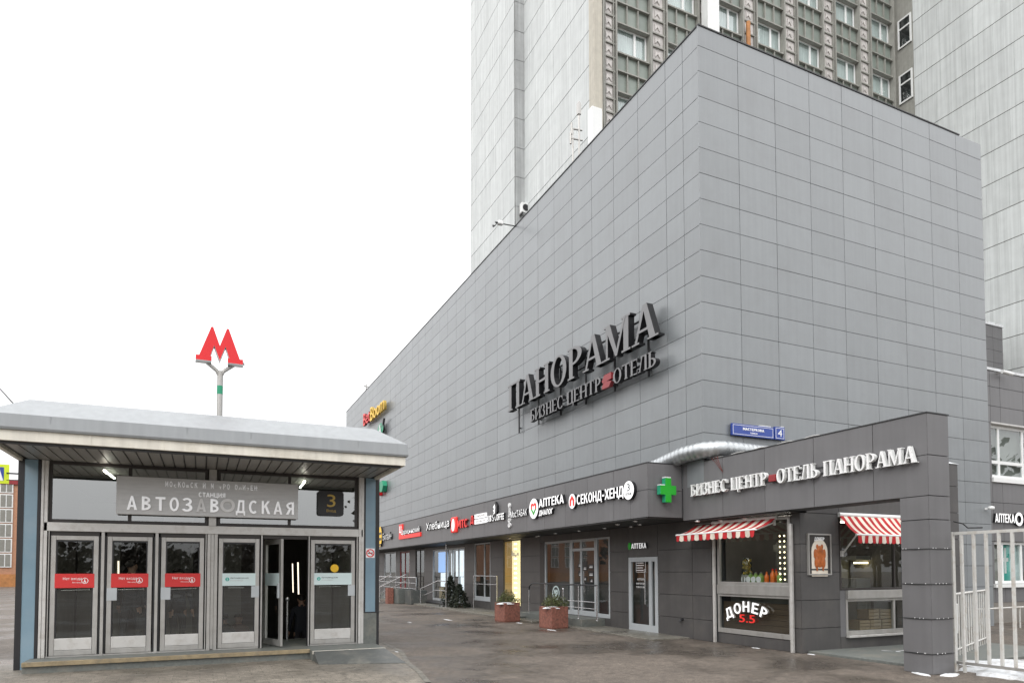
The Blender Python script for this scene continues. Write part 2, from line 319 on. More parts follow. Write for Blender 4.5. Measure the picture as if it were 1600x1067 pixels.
# serif capitals drawn as strokes: every glyph is (advance, [polygons], [arcs cx,cy,rx,ry,ix,iy,a0,a1])
def _st(x, w=.17, y0=0, y1=1, bs=True, ts=True):
    p = [[(x, y0), (x+w, y0), (x+w, y1), (x, y1)]]
    if bs: p.append([(x-.07, y0), (x+w+.07, y0), (x+w+.07, y0+.055), (x-.07, y0+.055)])
    if ts: p.append([(x-.07, y1-.055), (x+w+.07, y1-.055), (x+w+.07, y1), (x-.07, y1)])
    return p
def _b(x0, x1, y0, y1): return [[(x0, y0), (x1, y0), (x1, y1), (x0, y1)]]
SER = {
 'П': (.84, _st(.08, ts=False)+_st(.59, ts=False)+_b(.02, .82, .93, 1), []),
 'Н': (.86, _st(.08)+_st(.6)+_b(.2, .65, .46, .54), []),
 'А': (.86, [[(.09, 0), (.165, 0), (.46, 1), (.37, 1)], [(.60, 0), (.79, 0), (.51, 1), (.37, 1)]]+_b(.2, .66, .28, .35)+_b(0, .26, 0, .05)+_b(.53, .88, 0, .05), []),
 'О': (.88, [], [(.43, .5, .40, .52, .23, .46, 0, 360)]),
 'Р': (.72, _st(.08), [(.24, .715, .43, .285, .25, .22, -90, 90)]),
 'М': (1.06, _st(.1, .075)+_st(.77, .18)+[[(.08, 1), (.27, 1), (.56, .07), (.47, 0)], [(.46, 0), (.54, 0), (.86, 1), (.78, 1)]], []),
 'Б': (.74, _st(.08)+_b(.2, .64, .93, 1)+_b(.6, .64, .78, 1), [(.24, .29, .44, .29, .26, .225, -90, 90)]),
 'Ь': (.72, _st(.08), [(.24, .29, .44, .29, .26, .225, -90, 90)]),
 'В': (.74, _st(.08), [(.24, .29, .44, .29, .26, .225, -90, 90), (.24, .76, .38, .24, .21, .18, -90, 90)]),
 'И': (.88, _st(.08)+_st(.62)+[[(.2, .1), (.2, .24), (.67, .9), (.67, .76)]], []),
 'З': (.66, _b(.04, .085, .7, .9)+_b(.03, .08, .1, .3), [(.27, .755, .29, .265, .13, .205, -75, 150), (.27, .27, .34, .29, .16, .225, -150, 85)]),
 'Е': (.72, _st(.08)+_b(.2, .64, .93, 1)+_b(.6, .64, .77, 1)+_b(.2, .5, .47, .53)+_b(.2, .66, 0, .07)+_b(.62, .66, 0, .25), []),
 'С': (.78, _b(.66, .71, .68, .95), [(.43, .5, .40, .52, .23, .455, 48, 318)]),
 'Ц': (.88, _st(.08, bs=False)+_st(.59, bs=False)+_b(.02, .82, 0, .065)+_b(.78, .86, -.2, .065), []),
 'Т': (.78, _st(.31, ts=False)+_b(.02, .77, .93, 1)+_b(.02, .06, .74, 1)+_b(.73, .77, .74, 1), []),
 'Л': (.84, _st(.58, ts=False)+[[(.12, 0), (.2, 0), (.4, .95), (.31, .95)]]+_b(.24, .75, .93, 1)+_b(0, .24, 0, .07), []),
 'К': (.84, _st(.08)+[[(.22, .42), (.3, .42), (.66, 1), (.57, 1)], [(.34, .55), (.46, .66), (.82, 0), (.6, 0)]]+_b(.5, .74, .95, 1)+_b(.55, .88, 0, .05), []),
 'Д': (.86, _st(.58, bs=False, ts=False)+[[(.12, 0), (.22, 0), (.4, .95), (.31, .95)]]+_b(.24, .75, .93, 1)+_b(.02, .84, 0, .065)+_b(.02, .1, -.16, .065)+_b(.76, .84, -.16, .065), []),
 ' ': (.42, [], []),
}
def serif_width(s): return sum(SER[c][0] for c in s)
def serif(mb, s, P, R, W, H, d0, d1, m=0, side=None):
    k = W/serif_width(s); x = 0; P = Vector(P); seq = 0
    for ch in s:
        adv, polys, arcs = SER[ch]
        for p in polys:
            seq = (seq+1) % 9
            mb.prism([((x+a)*k, b*H) for a, b in p], P, R, ZU, d0, d1+.0016*seq, m, side)
        for cx, cy, rx, ry, ix, iy, a0, a1 in arcs:
            seq = (seq+1) % 9
            cl_ = a1-a0 >= 360; nn = 20; aa = [radians(a0+(a1-a0)*i/(nn if cl_ else nn-1)) for i in range(nn)]
            mb.ring([((x+cx+rx*cos(t))*k, (cy+ry*sin(t))*H) for t in aa], [((x+cx+ix*cos(t))*k, (cy+iy*sin(t))*H) for t in aa], P, R, ZU, d0, d1+.0016*seq, m, side, cl_)
        x += adv
def disc(rx, ry=None, n=24, cx=0, cy=0): ry = ry or rx; return [(cx+rx*cos(2*pi*i/n), cy+ry*sin(2*pi*i/n)) for i in range(n)]

# bold sans capitals drawn as strokes, used for the built-up sign letters
_T = .19
def _v(x, y0=0, y1=1, w=_T): return [[(x, y0), (x+w, y0), (x+w, y1), (x, y1)]]
def _h(x0, x1, y, w=.165): return [[(x0, y), (x1, y), (x1, y+w), (x0, y+w)]]
_RO = (.42, .5, .38, .515, .19, .345, 0, 360)
def _bowl(cy, rx, ry, x=.24): return (x, cy, rx, ry, rx-_T, ry-.16, -90, 90)
SAN = {
 'А': (.84, [[(.02, 0), (.22, 0), (.50, 1), (.33, 1)], [(.61, 0), (.82, 0), (.50, 1), (.33, 1)]]+_h(.18, .66, .2, .15), []),
 'Б': (.74, _v(.06)+_h(.25, .64, .835), [_bowl(.31, .44, .31)]), 'В': (.76, _v(.06), [_bowl(.285, .46, .285), _bowl(.745, .42, .255)]),
 'Г': (.62, _v(.06)+_h(.25, .6, .835), []), 'Е': (.68, _v(.06)+_h(.25, .63, .835)+_h(.25, .58, .42, .155)+_h(.25, .64, 0), []),
 'Д': (.88, _v(.6, .1)+[[(.12, .1), (.30, .1), (.42, .9), (.25, .9)]]+_h(.25, .79, .835)+_h(.02, .87, 0)+[[(.02, -.17), (.17, -.17), (.17, .01), (.02, .01)], [(.72, -.17), (.87, -.17), (.87, .01), (.72, .01)]], []),
 'З': (.70, _h(.2, .34, .42, .15), [(.28, .745, .34, .27, .16, .12, -80, 155), (.28, .285, .38, .3, .18, .14, -155, 80)]),
 'И': (.84, _v(.06)+_v(.59)+[[(.24, .12), (.24, .40), (.60, .88), (.60, .60)]], []), 'Й': (.84, _v(.06)+_v(.59)+[[(.24, .12), (.24, .40), (.60, .88), (.60, .60)]]+_h(.3, .55, 1.07, .09), []),
 'К': (.80, _v(.06)+[[(.24, .38), (.24, .62), (.54, 1), (.76, 1)], [(.32, .56), (.46, .70), (.80, 0), (.57, 0)]], []),
 'Л': (.80, _v(.55)+[[(.0, 0), (.2, 0), (.36, .95), (.19, .95)]]+_h(.2, .74, .835), []), 'М': (.98, _v(.06)+_v(.73)+[[(.06, 1), (.27, 1), (.58, .2), (.42, .2)], [(.71, 1), (.92, 1), (.56, .2), (.40, .2)]], []),
 'Н': (.82, _v(.06)+_v(.57)+_h(.24, .58, .42), []), 'О': (.84, [], [_RO]), 'П': (.82, _v(.06)+_v(.57)+_h(.24, .58, .835), []), 'Р': (.74, _v(.06), [_bowl(.685, .45, .315)]),
 'С': (.78, [], [(.42, .5, .38, .515, .19, .345, 48, 312)]), 'Т': (.74, _v(.275, 0, .9)+_h(.02, .72, .835), []), 'У': (.78, [[(.02, 1), (.23, 1), (.46, .45), (.33, .32)], [(.55, 1), (.76, 1), (.40, 0), (.18, 0)]], []),
 'Х': (.80, [[(.0, 0), (.23, 0), (.76, 1), (.54, 1)], [(.57, 0), (.80, 0), (.25, 1), (.02, 1)]], []), 'Ц': (.86, _v(.06)+_v(.57)+_h(.24, .82, 0)+[[(.68, -.17), (.83, -.17), (.83, .05), (.68, .05)]], []),
 'Я': (.76, _v(.51)+[[(.02, 0), (.24, 0), (.48, .44), (.30, .48)]], [(.52, .69, .45, .31, .26, .15, 90, 270)]), 'Ь': (.72, _v(.06), [_bowl(.31, .45, .31)]),
 'B': (.76, _v(.06), [_bowl(.285, .46, .285), _bowl(.745, .42, .255)]), 'O': (.84, [], [_RO]), 'C': (.78, [], [(.42, .5, .38, .515, .19, .345, 48, 312)]), 'F': (.64, _v(.06)+_h(.25, .6, .835)+_h(.25, .55, .42, .155), []), 'E': (.68, _v(.06)+_h(.25, .63, .835)+_h(.25, .58, .42, .155)+_h(.25, .64, 0), []),
 'S': (.72, [], [(.36, .745, .32, .27, .14, .12, 25, 268), (.36, .27, .34, .285, .15, .13, -155, 92)]), "'": (.3, _v(.08, .68, 1, .14), []), '-': (.5, _h(.06, .44, .36), []), ' ': (.4, [], []),
}
def sans(s, P, R, W, H, depth, mats, name, parent, d0=0.0):
    k = W/sum(SAN[c][0] for c in s); x = 0; seq = 0; mb = MB(); two = isinstance(mats, (list, tuple)) and len(mats) > 1
    for ch in s:
        adv, polys, arcs = SAN[ch]
        for p in polys:
            seq = (seq+1) % 9; mb.prism([((x+a)*k, b*H) for a, b in p], P, R, ZU, d0, d0+depth+.0009*seq, 0, 1 if two else 0)
        for cx, cy, rx, ry, ix, iy, a0, a1 in arcs:
            seq = (seq+1) % 9; cl_ = a1-a0 >= 360; nn = 22; aa = [radians(a0+(a1-a0)*i/(nn if cl_ else nn-1)) for i in range(nn)]
            mb.ring([((x+cx+rx*cos(t))*k, (cy+ry*sin(t))*H) for t in aa], [((x+cx+ix*cos(t))*k, (cy+iy*sin(t))*H) for t in aa], P, R, ZU, d0, d0+depth+.0009*seq, 0, 1 if two else 0, cl_)
        x += adv
    return mb.build(name, mats, parent)
def ball(mb, c, r, m=0, nu=14, nv=9):
    vs = [(c[0]+r[0]*sin(pi*j/nv)*cos(2*pi*i/nu), c[1]+r[1]*sin(pi*j/nv)*sin(2*pi*i/nu), c[2]+r[2]*cos(pi*j/nv)) for j in range(nv+1) for i in range(nu)]
    mb.add(vs, [(j*nu+i, j*nu+(i+1) % nu, (j+1)*nu+(i+1) % nu, (j+1)*nu+i) for j in range(nv) for i in range(nu)], m, True)
def panels(mb, plane, v, us, zs, gap=.02, th=.03, skip=None, m=0, flip=-1, gu=None):
    # cladding sheets between the breaks us (x or y) and zs on plane x=v or y=v, standing th proud towards flip; each a separate tray
    g = gap/2; h = g if gu is None else gu/2
    for i in range(len(us)-1):
        for j in range(len(zs)-1):
            a, b = sorted((us[i], us[i+1])); c, d = sorted((zs[j], zs[j+1]))
            if b-a < gap*1.5 or d-c < gap*1.5 or (skip and skip((a+b)/2, (c+d)/2)): continue
            t = th + random.uniform(-.0015, .0015)
            if plane == 'x': mb.box((v, a+h, c+g), (v+flip*t, b-h, d-g), m)
            else: mb.box((a+h, v, c+g), (b-h, v+flip*t, d-g), m)
# ================================================================ GROUND
def ground_mat(name, col, wet, crack=False):
    m = mat(name, col, .62, var=.22, scale=.9, bump=.25, bscale=60, rvar=0)
    n = m.node_tree.nodes; l = m.node_tree.links; b = n['Principled BSDF']; t = n['Texture Coordinate']
    a = n.new('ShaderNodeTexNoise'); a.inputs['Scale'].default_value = .35; a.inputs['Detail'].default_value = 7; a.inputs['Roughness'].default_value = .62; l.new(t.outputs['Object'], a.inputs[0])
    f = n.new('ShaderNodeTexNoise'); f.inputs['Scale'].default_value = 55; f.inputs['Detail'].default_value = 3; l.new(t.outputs['Object'], f.inputs[0])
    r = n.new('ShaderNodeMapRange'); r.inputs[1].default_value = .46; r.inputs[2].default_value = .60; l.new(a.outputs[0], r.inputs[0])   # 1 = damp
    fr = n.new('ShaderNodeMapRange'); fr.inputs[1].default_value = .3; fr.inputs[2].default_value = .7; fr.inputs[3].default_value = .5; fr.inputs[4].default_value = 1.55; l.new(f.outputs[0], fr.inputs[0])
    bc = b.inputs['Base Color'].links[0].from_socket
    v = n.new('ShaderNodeVectorMath'); v.operation = 'SCALE'; l.new(bc, v.inputs[0]); l.new(fr.outputs[0], v.inputs['Scale'])
    mi = n.new('ShaderNodeMix'); mi.data_type = 'RGBA'; l.new(r.outputs[0], mi.inputs[0]); l.new(v.outputs[0], mi.inputs[6]); mi.inputs[7].default_value = (col[0]*wet, col[1]*wet, col[2]*wet, 1)
    out = mi.outputs[2]
    st = n.new('ShaderNodeTexNoise'); st.inputs['Scale'].default_value = 3.2; st.inputs['Detail'].default_value = 9; st.inputs['Roughness'].default_value = .75; l.new(t.outputs['Object'], st.inputs[0])
    sr = n.new('ShaderNodeMapRange'); sr.inputs[1].default_value = .6; sr.inputs[2].default_value = .72; sr.inputs[4].default_value = .35; l.new(st.outputs[0], sr.inputs[0])
    m3 = n.new('ShaderNodeMix'); m3.data_type = 'RGBA'; l.new(sr.outputs[0], m3.inputs[0]); l.new(out, m3.inputs[6]); m3.inputs[7].default_value = (.165, .145, .12, 1)
    # grit, cracks and broad worn trails
    vo = n.new('ShaderNodeTexVoronoi'); vo.feature = 'DISTANCE_TO_EDGE'; vo.inputs['Scale'].default_value = .55
    wn = n.new('ShaderNodeTexNoise'); wn.inputs['Scale'].default_value = 1.6; wn.inputs['Detail'].default_value = 6; l.new(t.outputs['Object'], wn.inputs[0])
    wm = n.new('ShaderNodeMix'); wm.data_type = 'VECTOR'; wm.inputs[0].default_value = .35; l.new(t.outputs['Object'], wm.inputs[4]); l.new(wn.outputs['Color'], wm.inputs[5]); l.new(wm.outputs[1], vo.inputs[0])
    cr = n.new('ShaderNodeMapRange'); cr.inputs[1].default_value = .0; cr.inputs[2].default_value = .018; cr.inputs[3].default_value = .8; cr.inputs[4].default_value = 1; l.new(vo.outputs[0], cr.inputs[0])
    gr = n.new('ShaderNodeTexNoise'); gr.inputs['Scale'].default_value = 170; gr.inputs['Detail'].default_value = 2; l.new(t.outputs['Object'], gr.inputs[0])
    gm = n.new('ShaderNodeMapRange'); gm.inputs[1].default_value = .3; gm.inputs[2].default_value = .7; gm.inputs[3].default_value = .6; gm.inputs[4].default_value = 1.45; l.new(gr.outputs[0], gm.inputs[0])
    me_ = n.new('ShaderNodeTexNoise'); me_.inputs['Scale'].default_value = 9; me_.inputs['Detail'].default_value = 8; me_.inputs['Roughness'].default_value = .7; l.new(t.outputs['Object'], me_.inputs[0])
    mm_ = n.new('ShaderNodeMapRange'); mm_.inputs[1].default_value = .32; mm_.inputs[2].default_value = .68; mm_.inputs[3].default_value = .62; mm_.inputs[4].default_value = 1.4; l.new(me_.outputs[0], mm_.inputs[0])
    q1 = n.new('ShaderNodeMath'); q1.operation = 'MULTIPLY'; l.new(cr.outputs[0], q1.inputs[0]); l.new(gm.outputs[0], q1.inputs[1])
    q2 = n.new('ShaderNodeMath'); q2.operation = 'MULTIPLY'; l.new(q1.outputs[0], q2.inputs[0]); l.new(mm_.outputs[0], q2.inputs[1])
    v5 = n.new('ShaderNodeVectorMath'); v5.operation = 'SCALE'; l.new(m3.outputs[2], v5.inputs[0]); l.new(q2.outputs[0], v5.inputs['Scale'])
    l.new(v5.outputs[0], b.inputs['Base Color'])
    rr = n.new('ShaderNodeMapRange'); rr.inputs[3].default_value = .70; rr.inputs[4].default_value = .26; l.new(r.outputs[0], rr.inputs[0]); l.new(rr.outputs[0], b.inputs['Roughness'])
    return m
M['asphalt'] = ground_mat('damp_asphalt', (.109, .090, .073), .6)
M['paving'] = ground_mat('stone_paving', (.205, .182, .150), .72)
M['kerbpave'] = ground_mat('wall_side_paving', (.155, .145, .122), .8)
def tiles(m, sx_, sy_):                    # add slab joints to a paving
    n = m.node_tree.nodes; l = m.node_tree.links; b = n['Principled BSDF']; t = n['Texture Coordinate']
    br = n.new('ShaderNodeTexBrick'); br.inputs['Scale'].default_value = 1; br.inputs['Mortar Size'].default_value = .008; br.inputs['Brick Width'].default_value = sx_; br.inputs['Row Height'].default_value = sy_
    br.inputs['Color1'].default_value = (1, 1, 1, 1); br.inputs['Color2'].default_value = (.82, .82, .82, 1); br.inputs['Mortar'].default_value = (.55, .55, .55, 1); l.new(t.outputs['Object'], br.inputs[0])
    bc = b.inputs['Base Color'].links[0].from_socket; mu = n.new('ShaderNodeMix'); mu.data_type = 'RGBA'; mu.blend_type = 'MULTIPLY'; mu.inputs[0].default_value = 1
    l.new(bc, mu.inputs[6]); l.new(br.outputs[0], mu.inputs[7]); l.new(mu.outputs[2], b.inputs['Base Color'])
tiles(M['paving'], .4, .2)
KX0, KX1, KY0, KY1 = -3.0, 3.48, 14.5, 22.0          # kiosk footprint (a stairwell goes down inside)
g = MB()
HX0, HX1, HY0, HY1 = -2.7, 3.2, 16.3, 21.7
for a, b_ in (((-400, -400), (600, HY0)), ((-400, HY1), (600, 900)), ((-400, HY0), (HX0, HY1)), ((HX1, HY0), (600, HY1))):
    g.add([(a[0], a[1], GZ), (b_[0], a[1], GZ), (b_[0], b_[1], GZ), (a[0], b_[1], GZ)], [(0, 1, 2, 3)])
struct(g.build('ground', M['asphalt']))
g = MB(); z = GZ+.006
edge = [(3.18, 9.0), (3.22, 10.2), (3.42, 11.3), (3.56, 12.5), (3.95, 14.4), (4.05, 17), (4.1, 22.5), (-6, 22.5), (-6, 9.0)]
def cut(poly, z): return [(x, y, z) for x, y in poly]
g.add(cut([(3.18, 6), (3.22, 10.2), (3.42, 11.3), (3.56, 12.5), (3.95, 14.4), (4.02, 16.3), (-6, 16.3), (-6, 6)], z), [tuple(range(8))])
struct(g.build('pavement', M['paving']))
g = MB()
g.add(cut([(3.22, 10.2), (3.32, 10.2), (3.52, 11.3), (3.66, 12.5), (4.05, 14.4), (4.12, 16.3), (4.02, 16.3), (3.95, 14.4), (3.56, 12.5), (3.42, 11.3)], GZ+.012), [(0, 1, 8, 9), (1, 2, 8), (2, 3, 8), (3, 4, 7, 8), (4, 5, 6, 7)])
struct(g.build('pavement_edge', M['kerbpave']))
g = MB()                                              # narrow raised walk along the long facade
g.box((10.35, 13.9, GZ-.1), (11.52, 20.2, GZ+.035)); g.box((10.1, 20.2, GZ-.1), (11.52, 58, GZ+.07))
struct(g.build('wall_side_walk', M['kerbpave'], bevel=.015))
sn = MB()
def snowpatch(cx, cy, rx, ry, h, base=GZ, n=22, ang=0, seed=0):
    rnd = random.Random(seed); k = [1+rnd.uniform(-.28, .28) for _ in range(n)]; vs = []; fs = []
    for lv, (sc_, zz) in enumerate(((1, -.01), (.86, h*.55), (.5, h*.9), (.0001, h))):
        for i in range(n):
            t = 2*pi*i/n; x = rx*sc_*k[i]*cos(t); y = ry*sc_*k[(i+lv) % n]*sin(t)
            vs.append((cx+x*cos(ang)-y*sin(ang), cy+x*sin(ang)+y*cos(ang), base+zz*(1+rnd.uniform(-.3, .3) if 0 < lv < 3 else 1)))
    for lv in range(3):
        for i in range(n): a = lv*n+i; b_ = lv*n+(i+1) % n; fs.append((a, b_, b_+n, a+n))
    sn.add(vs, fs, 0, True)
snowpatch(12.35, 6.75, .5, .8, .09, seed=1); snowpatch(11.42, 7.22, .22, .10, .03, seed=2); snowpatch(12.9, 5.6, 1.2, 1.0, .13, seed=3)
snowpatch(11.1, 7.5, .25, .06, .02, seed=4, ang=1.3); snowpatch(13.6, 6.6, .9, 1.6, .1, seed=5)
snowpatch(12.2, 5.6, .6, .9, .09, seed=6); snowpatch(13.4, 9.6, .25, .6, .05, seed=9, ang=1.2)
for i, (px, py, rx_, ry_) in enumerate([(700, 968, .9, .1), (640, 972, .5, .07), (898, 973, .7, .07), (812, 973, .5, .09), (862, 984, .6, .08), (930, 978, .6, .05), (815, 962, .3, .05), (620, 1018, .3, .07), (1268, 1022, .3, .07), (1180, 1012, .3, .04)]):
    p = fz(px, py, GZ); snowpatch(p.x, p.y, rx_*.38, ry_*.45, .012, seed=20+i, ang=pi/2+.1)
struct(sn.build('snow', M['snow']), 'stuff')

# ================================================================ SHOPPING BUILDING
BX, BY0, BY1, BX1, BT = 11.2, 12.93, 58.1, 22.7, 15.4
bld = thing('shopping_building', 'long grey panelled shopping building with a dark shopfront band', 'building', (BX, BY0, GZ))
zs = [15.4, 14.88]
while zs[-1] > 0.7: zs.append(zs[-1]-.6525)
zs.append(GZ)
ys = [12.93, 13.56, 14.27] + [14.27+1.2555*k for k in range(1, 35)] + [58.1]
xs = [11.17] + [11.2+1.277*k for k in range(1, 10)]; xs[-1] = BX1
p = MB(); q = MB()
zf = [z for z in zs if z > 3.2]
panels(p, 'x', BX+.03, ys, zf, .013)
panels(p, 'y', BY0+.03, xs, zs, .013, skip=lambda x, z: x < 16.9 and z < 4.2)
q.box((BX+.034, BY0+.034, 3.0), (BX1-.02, 27, BT-.05)); q.box((BX+.034, 27.002, 3.0), (16.6, BY1, BT-.05))
q.box((11.9, BY0+.034, GZ), (BX1-.02, 24, 2.99))
q.build('wall_backing', M['joint'], bld); p.build('wall', M['panel'], bld)
c = MB(); c.box((BX-.02, BY0-.02, BT+.002), (BX+.3, BY1, BT+.035)); c.box((BX+.302, BY0-.02, BT+.002), (21.6, BY0+.3, BT+.035))
c.build('parapet_cap', M['cap'], bld)
r_ = MB(); r_.box((BX1-.02, BY0+.02, 0), (BX1+.0, 24, BT)); r_.build('side_wall', M['panel'], bld)
# shop band (fascia) over the shopfronts: front plane x=10.1, then the return at y=13.72
fb = MB(); bt, bb = 4.385, 3.035
yb = sorted([13.72] + [fx(px, 790, 10.1).y for px in (985, 959, 918, 883, 851, 823)] + [fx(823, 790, 10.1).y + 1.27*k for k in range(1, 30)])
yb = [y for y in yb if y < 57.5] + [58.0]
panels(fb, 'x', 10.13, [yb[0], yb[1]], [bb, 3.72, bt], .012)
panels(fb, 'x', 10.13, yb[1:], [bb, bt], .012)
panels(fb, 'y', 13.75, [10.1, 11.16], [bb, 3.72, bt], .012)
q = MB(); q.box((10.135, 13.755, bb+.004), (11.26, 58, bt-.01)); q.build('band_backing', M['joint'], bld); fb.build('shop_band', M['panel_dark'], bld)
q = MB(); q.box((10.09, 13.715, bt), (11.16, 58, bt+.025)); q.build('band_cap', M['cap'], bld)
q = MB(); q.box((10.12, 13.76, bb-.03), (11.5, 58, bb)); q.box((11.24, 10.42, 2.93), (11.6, 13.75, 2.96)); q.build('soffit', M['soffit'], bld)
# downlights in the soffit
dl = MB(); dl.lathe([(.07, 0), (.075, -.02), (.05, -.03)], (0, 0, 0), 0, 14); dl.lathe([(.045, -.028), (.045, -.034)], (0, 0, 0), 1, 14)
d0 = dl.build('downlight', [M['steel'], M['lamp_soft']], None); d0.parent = bld
spots = [(px, py) for px, py in ((945, 824), (1000, 818), (1032, 823), (905, 828), (868, 832), (985, 812.5), (965, 818), (1090, 813), (1135, 812), (1165, 808), (880, 838), (842, 836), (795, 840))]
first = True
for px, py in spots:
    pt = fz(px, py, bb-.03 if px < 1040 else 2.93); pt.x = min(max(pt.x, 10.3), 11.5)
    o = d0 if first else dup(d0, None, None, bld); first = False
    o.location = pt + Vector((0, 0, -.002)) - bld.location
# ---- ground-floor wall (plane x = 11.5) with its openings
WX = 11.5
def yy(px, py=905): return fx(px, py, WX).y
gl_op = []          # openings (y0, y1, z0, z1)
def op(pl, pr, zb, zt=2.99): gl_op.append((yy(pr), yy(pl), zb, zt)); return gl_op[-1]
o_pharm = op(982, 1028, GZ+.02, fx(1005, 870, WX).z)
o_door = op(844, 953, .22, 2.75)
o_disp = op(786, 814, .25)
o_win = op(741, 766, .35)
o_mts = op(676, 726, .12, 2.85)
o_w2 = op(649, 663, .1)
o_red = op(625, 640, .3, 2.9)
o_w3 = op(600, 618.5, .3)
yb = [13.3]; 
brk = sorted(set([10.42, 12.9, 13.76, 57.9] + [y for o in gl_op for y in o[:2]]))
full = []
for i in range(len(brk)-1):
    full.append(brk[i]); n_ = max(1, round((brk[i+1]-brk[i])/1.3))
    full += [brk[i]+(brk[i+1]-brk[i])*k/n_ for k in range(1, n_)]
full.append(brk[-1])
YS = 13.04; full = [YS] + [y for y in full if y > YS+.05]
zrow = [GZ, .46, 1.06, 1.66, 2.26, 2.99]
zall = sorted(set(zrow + [o[2] for o in gl_op] + [o[3] for o in gl_op if o[3] < 2.95]))
pw = MB()
def inop(y, z): return any(o[0] < y < o[1] and o[2] < z < o[3] for o in gl_op)
for i in range(len(full)-1):
    ym = (full[i]+full[i+1])/2
    zz = zrow
    hit = [o for o in gl_op if o[0] < ym < o[1]]
    if hit: o = hit[0]; zz = sorted(set([GZ, o[2], o[3], 2.99]))
    panels(pw, 'x', WX+.03, [full[i], full[i+1]], zz, .012, skip=inop)
pw.build('ground_floor_wall', M['wall_dark'], bld)
q = MB()                                            # backing between the openings
cur = 13.06
for o in sorted(gl_op):
    q.box((WX+.035, cur, GZ), (WX+.2, o[0]-.01, 2.99)); cur = o[1]+.01
q.box((WX+.035, cur, GZ), (WX+.2, 57.9, 2.99))
for o in gl_op:
    if o[2] > GZ+.05: q.box((WX+.035, o[0]-.008, GZ), (WX+.2, o[1]+.008, o[2]-.004))
    if o[3] < 2.9: q.box((WX+.035, o[0]-.008, o[3]+.004), (WX+.2, o[1]+.008, 2.99))
q.build('ground_floor_backing', M['joint'], bld)
q = MB()                                            # dark shop rooms behind the glass
def room(o, d, mb):
    y0, y1, z0, z1 = o[0]-.02, o[1]+.02, o[2]-.003, min(o[3]+.01, 2.985); x0 = WX+.205; x1 = x0+d
    mb.add([(x0,y0,z0),(x1,y0,z0),(x1,y1,z0),(x0,y1,z0),(x0,y0,z1),(x1,y0,z1),(x1,y1,z1),(x0,y1,z1)], [(0,1,2,3),(4,7,6,5),(0,4,5,1),(3,2,6,7),(1,5,6,2)])
rm_ = MB(); room(o_pharm, 1.5, rm_); room(o_door, 2.2, rm_); room(o_win, 1.5, rm_); room(o_w2, 1.2, rm_); room(o_w3, 1.2, rm_); room(o_red, 1.2, rm_); room(o_mts, 1.6, rm_)
rm_.build('shop_room', M['interior'], bld)
def framed(name, y0, y1, z0, z1, x, fw, fm, gm, parent, mull=(), depth=.07, sill=None, label=None, rail=()):
    # a glazed frame on an x-plane: frame is the part, pane its sub-part
    f = MB(); f.box((x, y0, z0), (x+depth, y0+fw, z1)); f.box((x, y1-fw, z0), (x+depth, y1, z1))
    f.box((x+.003, y0+fw, z0), (x+depth-.003, y1-fw, z0+(sill or fw))); f.box((x+.003, y0+fw, z1-fw), (x+depth-.003, y1-fw, z1))
    for t in mull: f.box((x+.004, t-fw/2, z0+(sill or fw)), (x+depth-.004, t+fw/2, z1-fw))
    for t in rail: f.box((x+.005, y0+fw, t-fw/2), (x+depth-.005, y1-fw, t+fw/2))
    o = f.build(name, fm, parent, bevel=.004)
    if label: o['label'] = label
    g_ = MB(); xg = x+depth*.5; g_.add([(xg, y0+fw*.5, z0+fw*.5), (xg, y1-fw*.5, z0+fw*.5), (xg, y1-fw*.5, z1-fw*.5), (xg, y0+fw*.5, z1-fw*.5)], [(0, 1, 2, 3)])
    g_.build('pane', gm, o); return o
# pharmacy service door
y0, y1, z0, z1 = o_pharm
dr = framed('door', y0+.01, y1-.01, z0, z1, WX-.005, .13, M['alu_white'], G['shop'], bld, mull=[y0+.36], sill=.2, label='narrow white-framed pharmacy side door with a long pull handle')
h = MB(); hy = y0+.50; h.tube([(WX-.075, hy, .75), (WX-.075, hy, 1.75)], .017, 0, 10)
for zz in (.85, 1.65): h.tube([(WX-.005, hy, zz), (WX-.075, hy, zz)], .012, 0, 8)
h.build('handle', M['steel'], dr)
a = fx(993, 890, WX).y
s_ = MB()
for k, (zt, wd) in enumerate(((2.0, .42), (1.93, .36), (1.86, .38), (1.79, .33), (1.72, .36))): s_.box((WX+.02, a-wd, zt-.022), (WX+.024, a-.02, zt))
for zt in (2.1, 1.66): s_.box((WX+.02, a-.45, zt-.01), (WX+.024, a, zt))
for yv in (a-.45, a): s_.box((WX+.021, yv-.006, 1.66), (WX+.025, yv+.006, 2.1))
s_.build('opening_hours', M['white_letter'], dr)
txt('АПТЕКА', (WX+.02, a-.05, 1.42), RYf, .34, .06, .004, M['white_letter'], 'door_lettering', dr)
for zt in (1.3, 1.2): txt('9:00-21:00', (WX+.02, a-.0, zt), RYf, .42, .05, .004, M['white_letter'], 'door_lettering', dr)
